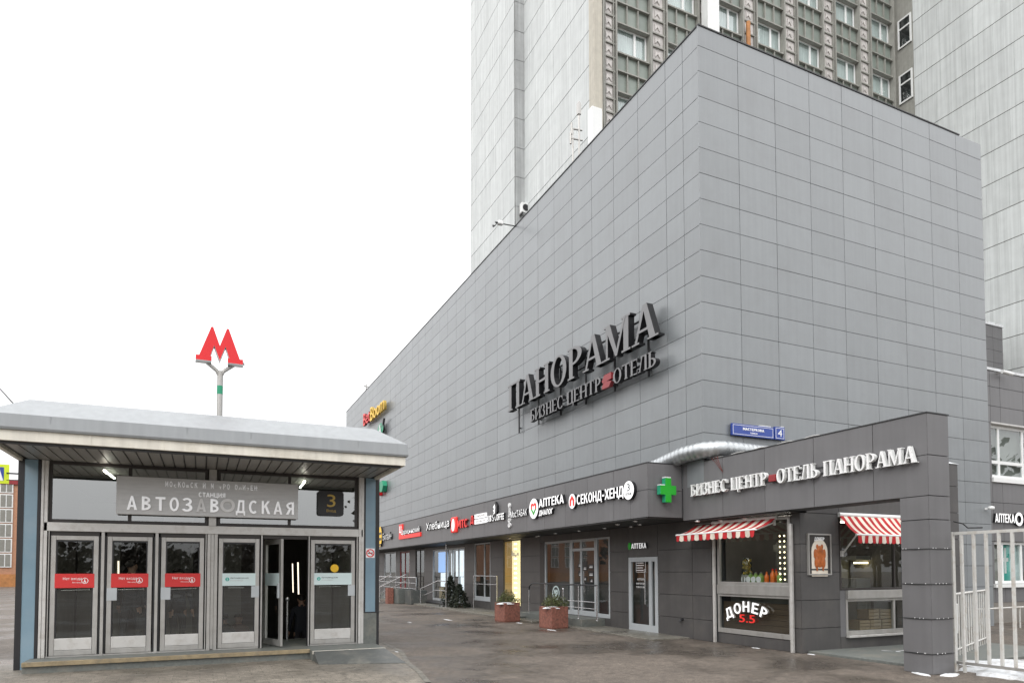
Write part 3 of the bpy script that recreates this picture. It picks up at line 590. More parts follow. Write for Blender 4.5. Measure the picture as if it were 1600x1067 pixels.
# main double entrance
y0, y1, z0, z1 = o_door; ym1 = yy(931); ym2 = yy(892); ym3 = yy(851)
framed('dark_window', y0+.01, ym1-.01, z0+.0, z1, WX+.0, .06, M['alu_white'], G['shop'], bld, sill=.12, label='black glass side light of the shop entrance')
q = MB(); q.box((WX+.12, y0+.05, z0), (WX+.14, ym1-.05, z1)); q.build('dark_backboard', M['black'], bld)
d2 = framed('door', ym1+.01, ym2-.005, z0, z1, WX+.002, .09, M['alu_white'], G['shop'], bld, mull=[(ym1*1.15+ym2*.85)/2+.25], sill=.16, rail=[2.4], label='white-framed glass shop entrance door with dark notices')
st = MB()
for (py_, pz, wd, hh) in ((.18, 1.75, .3, .16), (.18, 1.5, .3, .2), (.58, 1.7, .26, .3), (.2, 1.3, .2, .15), (.6, 1.35, .2, .16), (.95, 1.8, .2, .12), (.95, 1.5, .18, .2)):
    st.box((WX+.02, ym1+py_, pz), (WX+.024, ym1+py_+wd, pz+hh), 0); st.box((WX+.016, ym1+py_+.04, pz+.04), (WX+.0185, ym1+py_+wd-.06, pz+.07), 1); st.box((WX+.016, ym1+py_+.04, pz+.09), (WX+.0185, ym1+py_+wd-.08, pz+.105), 1)
st.build('notice', [M['black'], M['white_letter']], d2)
h = MB(); h.tube([(WX-.07, ym1+.62, 1.0), (WX-.07, ym1+.62, 1.7)], .016); h.tube([(WX, ym1+.62, 1.05), (WX-.07, ym1+.62, 1.05)], .011); h.tube([(WX, ym1+.62, 1.65), (WX-.07, ym1+.62, 1.65)], .011); h.build('handle', M['steel'], d2)
d3 = framed('window', ym2+.005, ym3, z0, z1, WX+.002, .08, M['alu_white'], G['shop'], bld, sill=.14, label='wide shop window pane left of the entrance door, with a round blue emblem')
q = MB(); q.box((WX-.01, ym3+.002, z0), (WX+.08, y1-.005, z1)); q.build('door_jamb', M['dark_frame'], bld)
e_ = fx(868, 926, WX)
em = MB(); em.ring(disc(.26, n=28), disc(.21, n=28), (WX+.02, e_.y, e_.z), RYf, ZU, 0, .006, closed=True)
em.prism(disc(.06, .1, 14, -.07, .03), (WX+.02, e_.y, e_.z), RYf, ZU, 0, .005); em.prism(disc(.06, .1, 14, .07, .03), (WX+.02, e_.y, e_.z), RYf, ZU, 0, .005); em.prism(disc(.10, .05, 14, 0, -.09), (WX+.02, e_.y, e_.z), RYf, ZU, 0, .007)
em.build('window_emblem', M['sticker_white'], d3)
# stoop in front of the entrance
q = MB(); a = fz(935, 975, GZ); 
q.box((10.65, yy(945, 950), GZ-.05), (11.52, yy(846, 950)+.1, .2)); q.box((10.35, yy(855, 950), GZ-.05), (10.648, yy(846, 950)+.1, .07))
q.build('stoop', M['stone'], bld, bevel=.012)
# bright warm display
y0, y1, z0, z1 = o_disp
q = MB(); q.add([(WX+.42, y0, z0), (WX+.42, y1, z0), (WX+.42, y1, 2.98), (WX+.42, y0, 2.98)], [(0, 1, 2, 3)], 0); q.add([(WX+.06, y1-.002, z0), (WX+.42, y1-.002, z0), (WX+.42, y1-.002, 2.98), (WX+.06, y1-.002, 2.98)], [(0, 1, 2, 3)], 1)
q.add([(WX+.06, y0+.002, z0), (WX+.42, y0+.002, z0), (WX+.42, y0+.002, 2.98), (WX+.06, y0+.002, 2.98)], [(0, 1, 2, 3)], 0)
dsp = q.build('display_niche', [M['lamp_warm'], M['interior_warm']], bld)
bb_ = MB()
for k in range(13):
    zz = z0+.15+k*.2; bb_.lathe([(.004, .04), (.03, .02), (.03, -.02), (.004, -.04)], (WX+.25, (y0*.45+y1*.55), zz), 0, 8)
    bb_.lathe([(.004, .04), (.03, .02), (.03, -.02), (.004, -.04)], (WX+.25, (y0*.42+y1*.58)+.1, zz), 0, 8)
bb_.build('bulb_string', M['bulb'], dsp)
framed('window', y0+.005, y1-.005, z0, 2.96, WX+.0, .05, M['dark_frame'], G['shop'], bld, label='shop window glowing warm yellow beside the planters')
bl = MB()
for k, (hh, dz) in enumerate(((.2, 0), (.12, 0), (.13, 0), (.17, -.05), (.12, 0), (.12, 0))): bl.box((WX-.004, y0+.78-k*.115, 2.3+dz), (WX-.0005, y0+.86-k*.115, 2.3+dz+hh))
bl.build('display_lettering', M['white_letter'], dsp)
# next windows
y0, y1, z0, z1 = o_win
wn = framed('window', y0+.005, y1-.005, z0, 2.96, WX+.01, .07, M['alu_white'], G['shop'], bld, mull=[y0+(y1-y0)*.38], sill=.2, label='shop window with a warm brown interior left of the glowing one')
q = MB(); q.box((WX+1.1, y0, z0+.02), (WX+1.15, y0+(y1-y0)*.55, 2.9)); q.build('curtain', M['interior_warm'], wn)
y0, y1, z0, z1 = o_mts
mt = framed('window', y0+.005, y1-.005, z0, z1, WX+.0, .09, M['alu_white'], G['shop'], bld, mull=[y0+(y1-y0)*.18, y0+(y1-y0)*.36, y0+(y1-y0)*.5, y0+(y1-y0)*.56], sill=.12, label='tall bright glazed shop entrance with blue and white displays')
q = MB(); q.box((WX+.16, y0+.15, z0+1.3), (WX+.2, y0+(y1-y0)*.34, 2.7), 1); q.box((WX+.155, y0+.15, z0+.3), (WX+.2, y0+(y1-y0)*.2, z0+1.28), 1); q.box((WX+.16, y0+(y1-y0)*.42, z0+.3), (WX+.2, y0+(y1-y0)*.48, 2.6), 1); q.box((WX+.16, y0+(y1-y0)*.6, z0+1.5), (WX+.2, y1-.5, 2.7), 0); q.box((WX+.157, y0+(y1-y0)*.6, z0+.75), (WX+.2, y1-.9, z0+1.48), 1); q.box((WX+.152, y0+(y1-y0)*.62, z0+.12), (WX+.2, y1-.7, z0+.72), 2)
q.build('display_screen', [M['screen_blue'], M['screen_white'], M['interior_warm']], mt)
y0, y1, z0, z1 = o_w2
framed('window', y0+.005, y1-.005, z0, 2.96, WX+.01, .06, M['dark_frame'], G['shop'], bld, mull=[(y0+y1)/2], label='narrow dark shop window left of the bright entrance')
y0, y1, z0, z1 = o_red
rd = framed('door', y0+.005, y1-.005, z0, z1, WX+.01, .09, M['red_dark'], G['shop'], bld, mull=[(y0+y1)/2], label='dark red framed shop door')
y0, y1, z0, z1 = o_w3
framed('window', y0+.005, y1-.005, z0, 2.96, WX+.01, .08, M['alu_white'], G['shop'], bld, mull=[(y0+y1)/2], label='farthest shop window near the stair railings')
# dark step in front of the bright entrance
q = MB(); q.box((10.8, o_mts[0]-.8, GZ-.05), (11.5, o_mts[1]+.6, .1)); q.build('entrance_step', M['black'], bld, bevel=.01)
q = MB(); q.box((10.5, o_w3[0]-4, GZ-.05), (11.5, o_red[1]+4, .28)); q.box((10.2, o_red[0], GZ-.05), (10.498, o_red[1]+1, .1)); q.build('entrance_step', M['stone'], bld, bevel=.012)

# ---------------------------------------------------------------- doner kiosk annex + portico beam (parts of the building)
PX0, PX1, PY0, PY1, PB, PT = 11.2, 11.77, 7.36, 13.72, 2.965, 4.375
pb = MB()
yp = [PY0] + sorted(fx(px, 760, 11.2).y for px in (1365, 1272, 1195, 1129)) + [13.73]
panels(pb, 'x', PX0+.03, yp[:2], [PB, 3.66, PT], .012); panels(pb, 'x', PX0+.03, yp[1:], [PB, PT], .012)
panels(pb, 'y', PY0+.03, [PX0-.0, PX1], [GZ, .28, .87, 1.46, 2.06, 2.56, PB, 3.66, PT], .014)
panels(pb, 'x', PX0+.03, [PY0+.003, PY0+.52], [GZ, .28, .87, 1.46, 2.06, 2.56, PB], .014)
q = MB(); q.box((PX0+.034, PY0+.034, PB+.002), (PX1, PY1, PT-.006)); q.box((PX0+.034, PY0+.034, GZ), (PX1, PY0+.52, PB)); q.build('portico_backing', M['joint'], bld)
pb.build('portico', M['panel_dark'], bld)
q = MB(); q.box((PX0-.012, PY0-.012, PT), (PX1+.01, BY0-.02, PT+.02)); q.build('portico_cap', M['cap'], bld)
# annex: end wall on y = 10.4 facing the street, bay on x = 11.6
AX, AY, AX1, AT = 11.58, 10.4, 16.95, 4.30
def bay(px, py): return fx(px, py, AX)
by0, by1 = bay(1236, 900).y, bay(1122, 900).y                # bay opening
zs1, zs0 = bay(1130, 912).z, bay(1130, 927).z
zw0, zw1 = bay(1130, 984).z, bay(1130, 932).z                # lower window
ztop = 2.9
an = MB()
ex0, ex1 = fy(1312, 900, AY).x, 15.1                         # end-wall opening for the second counter
zsill = [fy(1325, 992, AY).z, fy(1325, 935, AY).z, fy(1325, 922, AY).z]
panels(an, 'y', AY+.03, [AX, ex0], [GZ, .46, 1.06, 1.66, 2.26, 2.93], .012)
panels(an, 'y', AY+.03, [ex0, ex1], [2.93, 3.55, AT], .012); panels(an, 'y', AY+.03, [ex0, ex1], [GZ, zsill[0]-.02], .012)
panels(an, 'y', AY+.03, [AX+.2, ex0], [2.93, 3.55, AT], .012)
panels(an, 'y', AY+.03, [ex1, 16.05, AX1], [GZ, .5, 1.15, 1.8, 2.45, 3.1, 3.75, AT], .012)
panels(an, 'x', AX+.03, [AY+.0, by0-.02], [GZ, .46, 1.06, 1.66, 2.26, 2.93], .012)
panels(an, 'x', AX+.03, [by0, by1], [GZ, zw0-.06], .012)
an.build('annex_wall', M['wall_dark'], bld)
q = MB(); q.box((AX+.034, AY+.034, GZ), (ex0, by0-.03, 2.93)); q.box((PX1+.01, AY+.034, 2.935), (AX1, BY0-.002, AT)); q.box((ex1, AY+.034, GZ), (AX1, BY0-.002, 2.93))
q.box((AX+.034, by0-.028, GZ), (AX+.2, by1+.02, zw0-.06)); q.box((ex0+.002, AY+.034, GZ), (ex1-.002, AY+.2, zsill[0]-.02)); q.box((AX+.034, by1+.02, GZ), (AX+.3, 13.05, 2.93)); q.build('annex_backing', M['joint'], bld)
sw = MB(); sw.add([(15.4, AY-.02, AT), (17.0, AY-.02, AT), (17.0, AY+1.0, AT), (15.4, AY+1.0, AT), (15.7, AY+.05, AT+.10), (16.6, AY+.05, AT+.06), (16.6, AY+.9, AT+.12), (15.7, AY+.9, AT+.16)], [(0, 1, 5, 4), (1, 2, 6, 5), (2, 3, 7, 6), (3, 0, 4, 7), (4, 5, 6, 7)], 0, True)
sw.build('roof_snow', M['snow'], bld)
# interior shell of the doner kitchen
k_ = MB(); kz0 = GZ+.3
k_.add([(AX+.2, AY+.2, .2), (15.05, AY+.2, .2), (15.05, 12.85, .2), (AX+.2, 12.85, .2), (AX+.2, AY+.2, 2.92), (15.05, AY+.2, 2.92), (15.05, 12.85, 2.92), (AX+.2, 12.85, 2.92)], [(0, 1, 2, 3), (4, 7, 6, 5), (3, 2, 6, 7), (1, 5, 6, 2)])
k_.build('kitchen_interior', M['interior'], bld)
# bay glazing
def frame_x(name, y0, y1, z0, z1, x, fw, label, gm, mull=(), parent=bld, fm=None, sill=None): return framed(name, y0, y1, z0, z1, x, fw, fm or M['alu'], gm, parent, mull=mull, label=label, sill=sill)
zt_ = bay(1180, 828).z
up = frame_x('window', by0, by1, zs1-.01, 2.88, AX-.02, .07, 'upper serving window of the doner counter under the awning', G['shop'])
q = MB(); q.box((AX-.045, by0, zs0), (AX+.06, by1, zs1-.012)); q.build('counter_rail', M['alu'], bld, bevel=.006)
lw = frame_x('window', by0, by1, zw0-.05, zs0-.003, AX-.02, .055, 'low display window with white and red doner lettering', G['shop'], sill=.11)
q = MB()
for k in range(6): q.box((AX+.12, by0+.05, zw0-.04+k*.125), (AX+.15, by1-.05, zw0-.04+k*.125+.12))
q.build('plank_panel', M['wood'], lw)
# corner posts of the bay
for nm, px, pyb in (('bay_post', 1117, 1002), ('bay_post', 1238, 1021)):
    yv = fx(px, 940, AX-.05).y; q = MB(); q.box((AX-.09, yv-.035, GZ), (AX-.03, yv+.035, 2.7)); q.build(nm, M['alu_light'], bld, bevel=.006)
# second counter on the end wall
def framed_y(name, x0, x1, z0, z1, y, fw, fm, gm, parent, mull=(), depth=.07, label=None, bot=None, rails=()):
    f = MB(); f.box((x0, y, z0), (x0+fw, y+depth, z1)); f.box((x1-fw, y, z0), (x1, y+depth, z1))
    f.box((x0+fw, y+.003, z0), (x1-fw, y+depth-.003, z0+(bot or fw))); f.box((x0+fw, y+.003, z1-fw), (x1-fw, y+depth-.003, z1))
    for t in mull: f.box((t-fw/2, y+.004, z0+(bot or fw)), (t+fw/2, y+depth-.004, z1-fw))
    for t in rails: f.box((x0+fw, y+.005, t-fw/2), (x1-fw, y+depth-.005, t+fw/2))
    o = f.build(name, fm, parent, bevel=.004)
    if label: o['label'] = label
    yg = y+depth*.5; g_ = MB(); g_.add([(x0+fw*.5, yg, z0+fw*.5), (x1-fw*.5, yg, z0+fw*.5), (x1-fw*.5, yg, z1-fw*.5), (x0+fw*.5, yg, z1-fw*.5)], [(0, 1, 2, 3)]); g_.build('pane', gm, o); return o
cx0 = fy(1322, 940, AY).x
framed_y('window', ex0+.01, ex1-.01, zsill[2]+.002, 2.9, AY, .05, M['dark_frame'], G['shop'], bld, mull=[fy(1398, 880, AY).x], label='upper kitchen window under the second awning')
q = MB(); q.box((cx0, AY-.06, zsill[1]), (ex1-.01, AY+.06, zsill[2])); q.build('counter_rail', M['alu'], bld, bevel=.006)
framed_y('window', cx0, ex1-.01, zsill[0], zsill[1]-.003, AY, .06, M['alu'], G['shop'], bld, mull=[fy(1398, 960, AY).x], bot=.09, label='low kitchen window with stacked wooden crates behind it')
q = MB(); q.box((cx0-.02, AY-.09, zsill[0]-.05), (ex1, AY-.002, zsill[0]-.003)); q.build('window_sill', M['alu_light'], bld, bevel=.006)
q = MB(); q.box((ex0+.01, AY+.01, GZ), (cx0-.003, AY+.1, zsill[2])); q.build('jamb_panel', M['panel_dark'], bld)
# low concrete walk under the portico
q = MB(); q.box((11.75, PY0+.6, GZ-.05), (16.9, AY-.005, GZ+.05)); struct(q.build('portico_walk', M['stone'], bevel=.01))

# ================================================================ HOTEL TOWER
TX, TY, TZ1 = 17.6, 28.2, 46.0
tow = thing('hotel_tower', 'tall pale hotel tower with ribbed window bays rising behind the grey shopping building', 'building', (TX, TY, GZ))
s0 = 28.3 - 1.825*15.5
zt = [GZ] + [s0+1.825*k for k in range(1, 26)]; zt = [z for z in zt if z >= GZ]
def jit(a, b, st, seed):
    rnd = random.Random(seed); o = [a]
    while o[-1] < b-st*1.3: o.append(o[-1]+st*rnd.choice((.5, .8, 1, 1, 1.4)))
    return o + [b]
ztj = [z for z in zt if z > 12]
wl = [MB(), MB(), MB()]
for i in range(len(ztj)-1):
    panels(wl[0], 'x', TX+.04, jit(TY-.15, 36.05, 1.25, i), ztj[i:i+2], .04, .03, gu=.008)
    panels(wl[1], 'x', 16.99, jit(36.1, 43.4, 1.25, 50+i), ztj[i:i+2], .04, .03, gu=.008)
for i in range(len(zt)-1): panels(wl[2], 'x', 40.8, jit(17.0, 27.05, 1.5, 90+i), zt[i:i+2], .04, .025, gu=.008)
for t in wl: t.build('wall', M['tower'], tow)
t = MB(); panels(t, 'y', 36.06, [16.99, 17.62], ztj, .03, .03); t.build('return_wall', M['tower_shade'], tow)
t = MB(); t.box((TX+.045, TY+.32, 12), (40.5, 36, TZ1)); t.box((17.0, 36.07, 12), (40.5, 43.35, TZ1)); t.box((40.81, 17.02, GZ), (52, 27.05, TZ1)); t.box((40.6, TY+.32, GZ), (52, 36, TZ1))
t.box((TX+.7, TY+.33, GZ), (40.5, 43.3, 11.99)); t.build('core', M['tower_back'], tow)
t = MB(); t.box((TX, TY-.17, 12), (TX+.5, TY+.3, TZ1)); t.build('edge_pier', M['beige'], tow)
FP, S0 = 3.645, 28.3                                  # floor pitch, one sill height
fl = [S0+FP*k for k in range(-4, 5)]
bays = [19.0+3.2*k for k in range(7)]; BW = 2.06
fr = MB(); ti = MB(); sp_ = MB()
zlo, zhi = fl[0]-1.9, fl[-1]+1.6
edges = [18.15] + [b for b in bays] + [41.0]
for i, b in enumerate(bays):
    pl = bays[i-1]+BW if i else 18.12                # pier to the left of this bay
    for xx, ww, dd in ((pl+.02, .07, .2), (pl+.16, .05, .12), (b-.19, .05, .12), (b-.07, .07, .2)): fr.box((xx, TY-dd, zlo), (xx+ww, TY+.28, zhi))
    nz = int((zhi-zlo)/(FP/5))
    for k in range(nz):
        z_ = zlo+k*FP/5
        fr.box((pl+.03, TY-.10, z_), (b-.02, TY+.27, z_+.07))
        ti.box((pl+.22, TY-.02, z_+.08), (b-.20, TY+.2, z_+FP/5-.01))
        cx_ = (pl+b)/2; cz = z_+FP/10+.04                # raised motif: two small triangles
        ti.prism([(-.16, -.18), (0, 0), (-.16, .18)], (cx_, TY-.02, cz), RX, ZU, 0, .05); ti.prism([(.16, -.18), (.16, .18), (0, 0)], (cx_, TY-.02, cz), RX, ZU, 0, .05)
    for z_ in fl:                                     # spandrel under each window: 3 x 2 panels in a grid
        zb, zm, ze = z_-2.1, z_-1.02, z_-.06
        for k in range(4):
            xv = b+BW*k/3; fr.box((xv-.03, TY-.09, zb+.0), (xv+.03, TY+.25, ze+.02)) if 0 < k < 3 else None
        for zz in (zb-.03, zm, ze): fr.box((b+.003, TY-.12, zz), (b+BW-.003, TY+.26, zz+.075))
pl = bays[-1]+BW
for xx, ww, dd in ((pl+.02, .07, .2), (pl+.2, .05, .12)): fr.box((xx, TY-dd, zlo), (xx+ww, TY+.28, zhi))
fr.box((pl+.3, TY+.02, 12), (41.0, TY+.3, zhi))
fr.build('bay_frame', M['tower_frame'], tow); ti.build('pier_tiles', M['tower_tile'], tow)
b, z_ = bays[0], fl[0]; zb, zm, ze = z_-2.1, z_-1.02, z_-.06
for k in range(3): sp_.box((b+BW*k/3+.03, TY+.03, zb+.045), (b+BW*(k+1)/3-.03, TY+.2, zm)); sp_.box((b+BW*k/3+.03, TY+.03, zm+.08), (b+BW*(k+1)/3-.03, TY+.2, ze))
s_p = sp_.build('spandrel', M['tower_span'], tow)
for i in range(7):
    for j in range(len(fl)):
        if i or j: dup(s_p, (3.2*i, 0, FP*j), None, tow)
# one window with frame, pane and curtain, then copies
def hotel_window():
    f = MB(); W_, H_ = BW-.02, 1.52; y = TY+.14
    x0 = bays[0]+.01; z0 = fl[0]+.03; fw = .09
    f.box((x0, y, z0), (x0+fw, y+.08, z0+H_)); f.box((x0+W_-fw, y, z0), (x0+W_, y+.08, z0+H_)); f.box((x0+fw, y+.003, z0), (x0+W_-fw, y+.077, z0+fw)); f.box((x0+fw, y+.003, z0+H_-fw), (x0+W_-fw, y+.077, z0+H_))
    xm = x0+W_*.60; f.box((xm, y-.004, z0+fw), (xm+.13, y+.076, z0+H_-fw)); f.box((xm+.131, y+.001, z0+fw), (x0+W_-fw, y+.07, z0+fw+.05))
    o = f.build('window', M['white_pvc'], tow)
    g_ = MB(); yg = y+.04; g_.add([(x0+.04, yg, z0+.04), (x0+W_-.04, yg, z0+.04), (x0+W_-.04, yg, z0+H_-.04), (x0+.04, yg, z0+H_-.04)], [(0, 1, 2, 3)]); g_.build('pane', G['hotel'], o)
    c_ = MB(); vs = []; n_ = 90
    for k in range(n_+1):
        yv = y+.13+.025*sin(k*1.1+.6*sin(k*.23)); xv = x0+.04+(W_*.98-.08)*k/n_; vs += [(xv, yv, z0+.02), (xv, yv, z0+H_-.03)]
    c_.add(vs, [(2*k, 2*k+2, 2*k+3, 2*k+1) for k in range(n_)], 0, True); c_.build('curtain', M['curtain'], o)
    l_ = MB(); l_.box((x0, TY-.05, z0+H_+.003), (x0+W_, TY+.25, z0+H_+.09)); l_.box((x0, TY-.02, z0-.028), (x0+W_, y-.004, z0+.0)); l_.build('lintel', M['tower_frame'], o)
    return o
hw = hotel_window()
for i in range(7):
    for j in range(len(fl)):
        if i or j: dup(hw, (3.2*i, 0, FP*j), None, tow)
# narrow stair windows on the return of the right wing (x-plane), seen at the inner corner
t = MB(); t.box((40.75, 27.06, GZ), (41.2, TY+.3, TZ1)); t.build('inner_wall', M['tower_frame'], tow)
def nw(zb):
    return framed('narrow_window', 27.1, 28.0, zb, zb+1.9, 40.66, .1, M['white_pvc'], G['shop'], tow, rail=[zb+1.25])
n0 = nw(fl[0]-.25)
dk = MB(); dk.box((40.72, 27.12, fl[0]-.25), (40.745, 27.98, fl[0]+1.6)); dk.build('dark_interior_sheet', M['black'], n0)  # black sheet behind the pane stands in for the unlit interior
for j in range(1, len(fl)): dup(n0, (0, 0, FP*j), None, tow)
# shafts fixed on the tower front
t = MB(); t.box((24.45, TY-.75, 14), (25.25, TY-.22, 45)); t.build('vent_shaft', M['white_pvc'], tow, bevel=.02)
a = fy(925, 165, TY-.6); b = fy(940, 205, TY-.6)
t = MB(); t.box((a.x, TY-.6, 20), (b.x+.05, TY-.19, a.z)); t.build('vent_shaft', M['white_pvc'], tow, bevel=.02)
a = fy(1169, 35, TY-.3); t = MB(); t.tube([(a.x, TY-.3, 24), (a.x, TY-.3, a.z)], .12, 0, 10); t.build('rusty_pipe', M['orange_wood'], tow)
# dark stair block beyond
p0 = fy(1535, 505, 21.3); p1 = fy(1568, 575, 21.3)
t = MB(); panels(t, 'y', 21.33, [p0.x, (p0.x+p1.x)/2, p1.x], [GZ] + [p0.z-.652*k for k in range(9, -1, -1)], .016); t.build('stair_block_wall', M['panel_dark'], tow)
t = MB(); t.box((p0.x, 21.34, GZ), (p1.x-.005, 26, p0.z-.01)); t.build('stair_block', M['panel_dark'], tow)
t = MB(); t.box((p0.x, 21.25, p0.z), (p1.x+.03, 26, p0.z+.14)); t.build('stair_block_snow', M['snow'], tow)

# ================================================================ LOW WING WITH WINDOWS (right edge)
WY = 13.6
wing = thing('low_wing', 'low grey panelled wing with white window frames behind the white fence', 'building', (22.75, WY, GZ))
wt = fy(1545, 578, WY).z; wa = fy(1548, 660, WY); wb = fy(1548, 745, WY); la = fy(1551, 845, WY); lb = fy(1551, 912, WY)
wx0, wx1 = wa.x, 27.4
wz = [GZ, .62, lb.z-.12, la.z, 3.3, 3.95, wb.z-.05, wa.z+.0, 7.2, 7.85, wt]
t = MB()
def wskip(x, z): return (wx0 < x < wx1 and (wb.z-.05 < z < wa.z or lb.z-.12 < z < la.z))
panels(t, 'y', WY+.03, [22.74, wx0, 24.55, 25.85, 27.15, wx1, 28.7, 30, 31.3], wz, .016, skip=lambda x, z: z < .62 or wskip(x, z))
t.build('wall', M['panel_dark'], wing)
t = MB(); t.box((22.745, WY+.01, GZ), (31.3, WY+.3, .62)); t.build('plinth', M['plinth'], wing)
t = MB(); t.box((22.745, WY+.3, GZ), (31.3, 19, wt-.02)); t.box((22.745, WY+.034, .62), (wx0-.02, WY+.299, wt-.02)); t.box((wx0, WY+.034, wa.z+.02), (31.3, WY+.299, wt-.02)); t.box((wx0, WY+.034, la.z+.02), (31.3, WY+.299, wb.z-.07)); t.box((wx0, WY+.034, .62), (31.3, WY+.299, lb.z-.14)); t.build('core', M['joint'], wing)
t = MB(); t.box((22.745, WY-.03, wt), (31.3, 19, wt+.09)); t.build('roof_snow', M['snow'], wing)
u1 = framed_y('window', wx0, wx1, wb.z, wa.z-.02, WY+.12, .11, M['white_pvc'], G['hotel'], wing, mull=[wx0+.62, wx0+2.0], rails=[wb.z+.55], label='upper white-framed window with a white sill')
t = MB(); t.box((wx0-.03, WY-.06, wb.z-.16), (wx1+.03, WY+.1, wb.z-.01)); t.build('window_sill', M['white_pvc'], u1)
t = MB(); t.box((wx0+.1, WY+.27, wb.z+.1), (wx1, WY+.275, wa.z-.1)); t.build('blind', M['interior_mid'], u1)
t = MB(); t.box((wx0-.02, WY-.03, wa.z-.018), (wx1, WY+.12, wa.z+.03)); t.build('lintel', M['alu_light'], u1)
u2 = framed_y('window', wx0, wx1, lb.z, la.z, WY+.1, .1, M['white_pvc'], G['shop'], wing, mull=[wx0+.62, wx0+1.7], label='lower white-framed pharmacy window with a green cross picture')
t = MB(); t.box((wx0-.1, WY-.08, lb.z-.12), (wx1+.03, WY+.08, lb.z-.01)); t.build('window_sill', M['white_pvc'], u2)
t = MB(); x_ = wx0+.75
t.box((x_, WY+.24, lb.z+.05), (x_+1.1, WY+.25, la.z-.05), 0); t.box((x_+.02, WY+.232, lb.z+.1), (x_+.5, WY+.238, la.z-.1), 1); t.box((x_+.18, WY+.226, lb.z+.35), (x_+.3, WY+.2305, la.z-.2), 2); t.box((x_+.06, WY+.2265, lb.z+.75), (x_+.42, WY+.2303, lb.z+.88), 2); t.box((wx0+.12, WY+.24, lb.z+.1), (wx0+.55, WY+.25, la.z-.1), 3)
t.build('window_picture', [M['sticker_white'], M['teal'], M['white_letter'], M['interior_mid']], u2)
# ================================================================ METRO PAVILION
KY = 14.6; KF = .14                                  # glazing plane, floor level
XL, XR, YF, ZS = -3.06, 3.54, 12.35, 3.70
ks = thing('station_pavilion', 'low glazed metro station pavilion with an overhanging grey metal roof and six doors', 'pavilion', (.24, KY, GZ))
# roof: cream trim, grey band, hipped slope, flat top
t = MB()
def rrect(x0, x1, y0, y1, z): return [(x0, y0, z), (x1, y0, z), (x1, y1, z), (x0, y1, z)]
YB = 22.6
def loft(mb, rings, m=0, cap=True):
    o = [p for r in rings for p in r]; fs = []
    for i in range(len(rings)-1):
        for k in range(4): a = i*4+k; b = i*4+(k+1) % 4; fs.append((a, b, b+4, a+4))
    if cap: fs.append(tuple(range(len(o)-4, len(o))))
    mb.add(o, fs, m)
loft(t, [rrect(XL-.005, XR+.005, YF-.005, YB, 3.865), rrect(XL-.02, XR+.02, YF-.02, YB, 3.90), rrect(XL, XR, YF, YB, 4.105), rrect(XL+.52, XR-.52, YF+.52, YB-.5, 4.455)])
loft(t, [rrect(XL-.005, XR+.005, YF-.005, YB, 3.865), rrect(XL+.2, XR-.2, YF+.2, YB-.2, 3.866)], 0, True)
sm = MB(); 
roof = t.build('roof', M['roofmetal'], ks)
for px in (78, 292, 392, 560): a = fy(px, 690, YF).x; sm.box((a-.006, YF-.013, 3.9), (a+.006, YF-.001, 4.10))
sm.build('roof_seam', M['roofmetal'], roof)
t = MB()
t.box((XL+.03, YF+.03, 3.70), (XR-.03, YF+.10, 3.862)); t.box((XL+.03, YF+.102, 3.70), (XL+.10, YB-.03, 3.862)); t.box((XR-.10, YF+.102, 3.70), (XR-.03, YB-.03, 3.862))
for px in (140, 255, 520, 573): a = fy(px, 705, YF).x; t.box((a-.012, YF+.022, 3.698), (a+.012, YF+.0295, 3.864))
t.build('trim', M['cream'], ks)
t = MB(); t.box((XL+.10, YF+.102, 3.66), (XR-.10, YF+.16, 3.76)); t.box((XL+.16, YF+.162, 3.70), (XR-.16, YF+.2, 3.74), 1); t.build('trim_lip', [M['cap'], M['alu_light']], ks)
t = MB()
n_ = 34
for k in range(n_):
    x0 = XL+.17+(XR-XL-.34)*k/n_; t.box((x0+.012, YF+.205, 3.735+random.uniform(0, .004)), (x0+(XR-XL-.34)/n_-.012, KY+.04, 3.755))
t.build('soffit', M['slat'], ks)
t = MB(); t.box((XL+.11, YF+.17, 3.757), (XR-.11, YB-.1, 3.84)); t.build('soffit_backing', M['black'], ks)
# end fins: dark edge + blue glass panel + dark edge
def fin(x0, x1, xb0, xb1, outer_left):
    t = MB(); t.box((x0, KY-.02, GZ), (xb0-.001, KY+.05, 3.73)); t.box((xb1+.001, KY-.02, GZ), (x1, KY+.05, 3.73)); t.box((x0, KY+.052, GZ), (x1, KY+7.2, 3.73)); t.build('side_wall', M['black'], ks)
    t = MB(); t.box((xb0, KY-.012, GZ if outer_left else .80), (xb1, KY+.04, 3.73)); t.build('blue_panel', M['blue'], ks)
xs_ = [fy(px, 850, KY).x for px in (26, 36, 57, 62)]
fin(xs_[0], xs_[3], xs_[1], xs_[2], True)
xs2 = [fy(px, 850, KY).x for px in (568, 571, 586.5, 592.3)]
fin(xs2[0], xs2[3], xs2[1], xs2[2], False)
t = MB(); t.box((xs2[0]-.01, KY-.035, GZ), (xs2[3]-.06, KY-.021, .79)); t.build('stone_base', M['stone'], ks)
t = MB(); t.box((xs2[0]+.0, KY-.03, .79), (xs2[3]+.0, KY-.0205, .815)); t.build('panel_trim', M['black'], ks)
def kx(px, py=930): return fy(px, py, KY).x
BZ0, BZ1 = 2.41, 2.60                                # beam over the doors
t = MB(); t.box((kx(63), KY-.05, BZ0+.03), (kx(566), KY+.12, BZ1+.0)); t.build('door_beam', M['alu_light'], ks, bevel=.006)
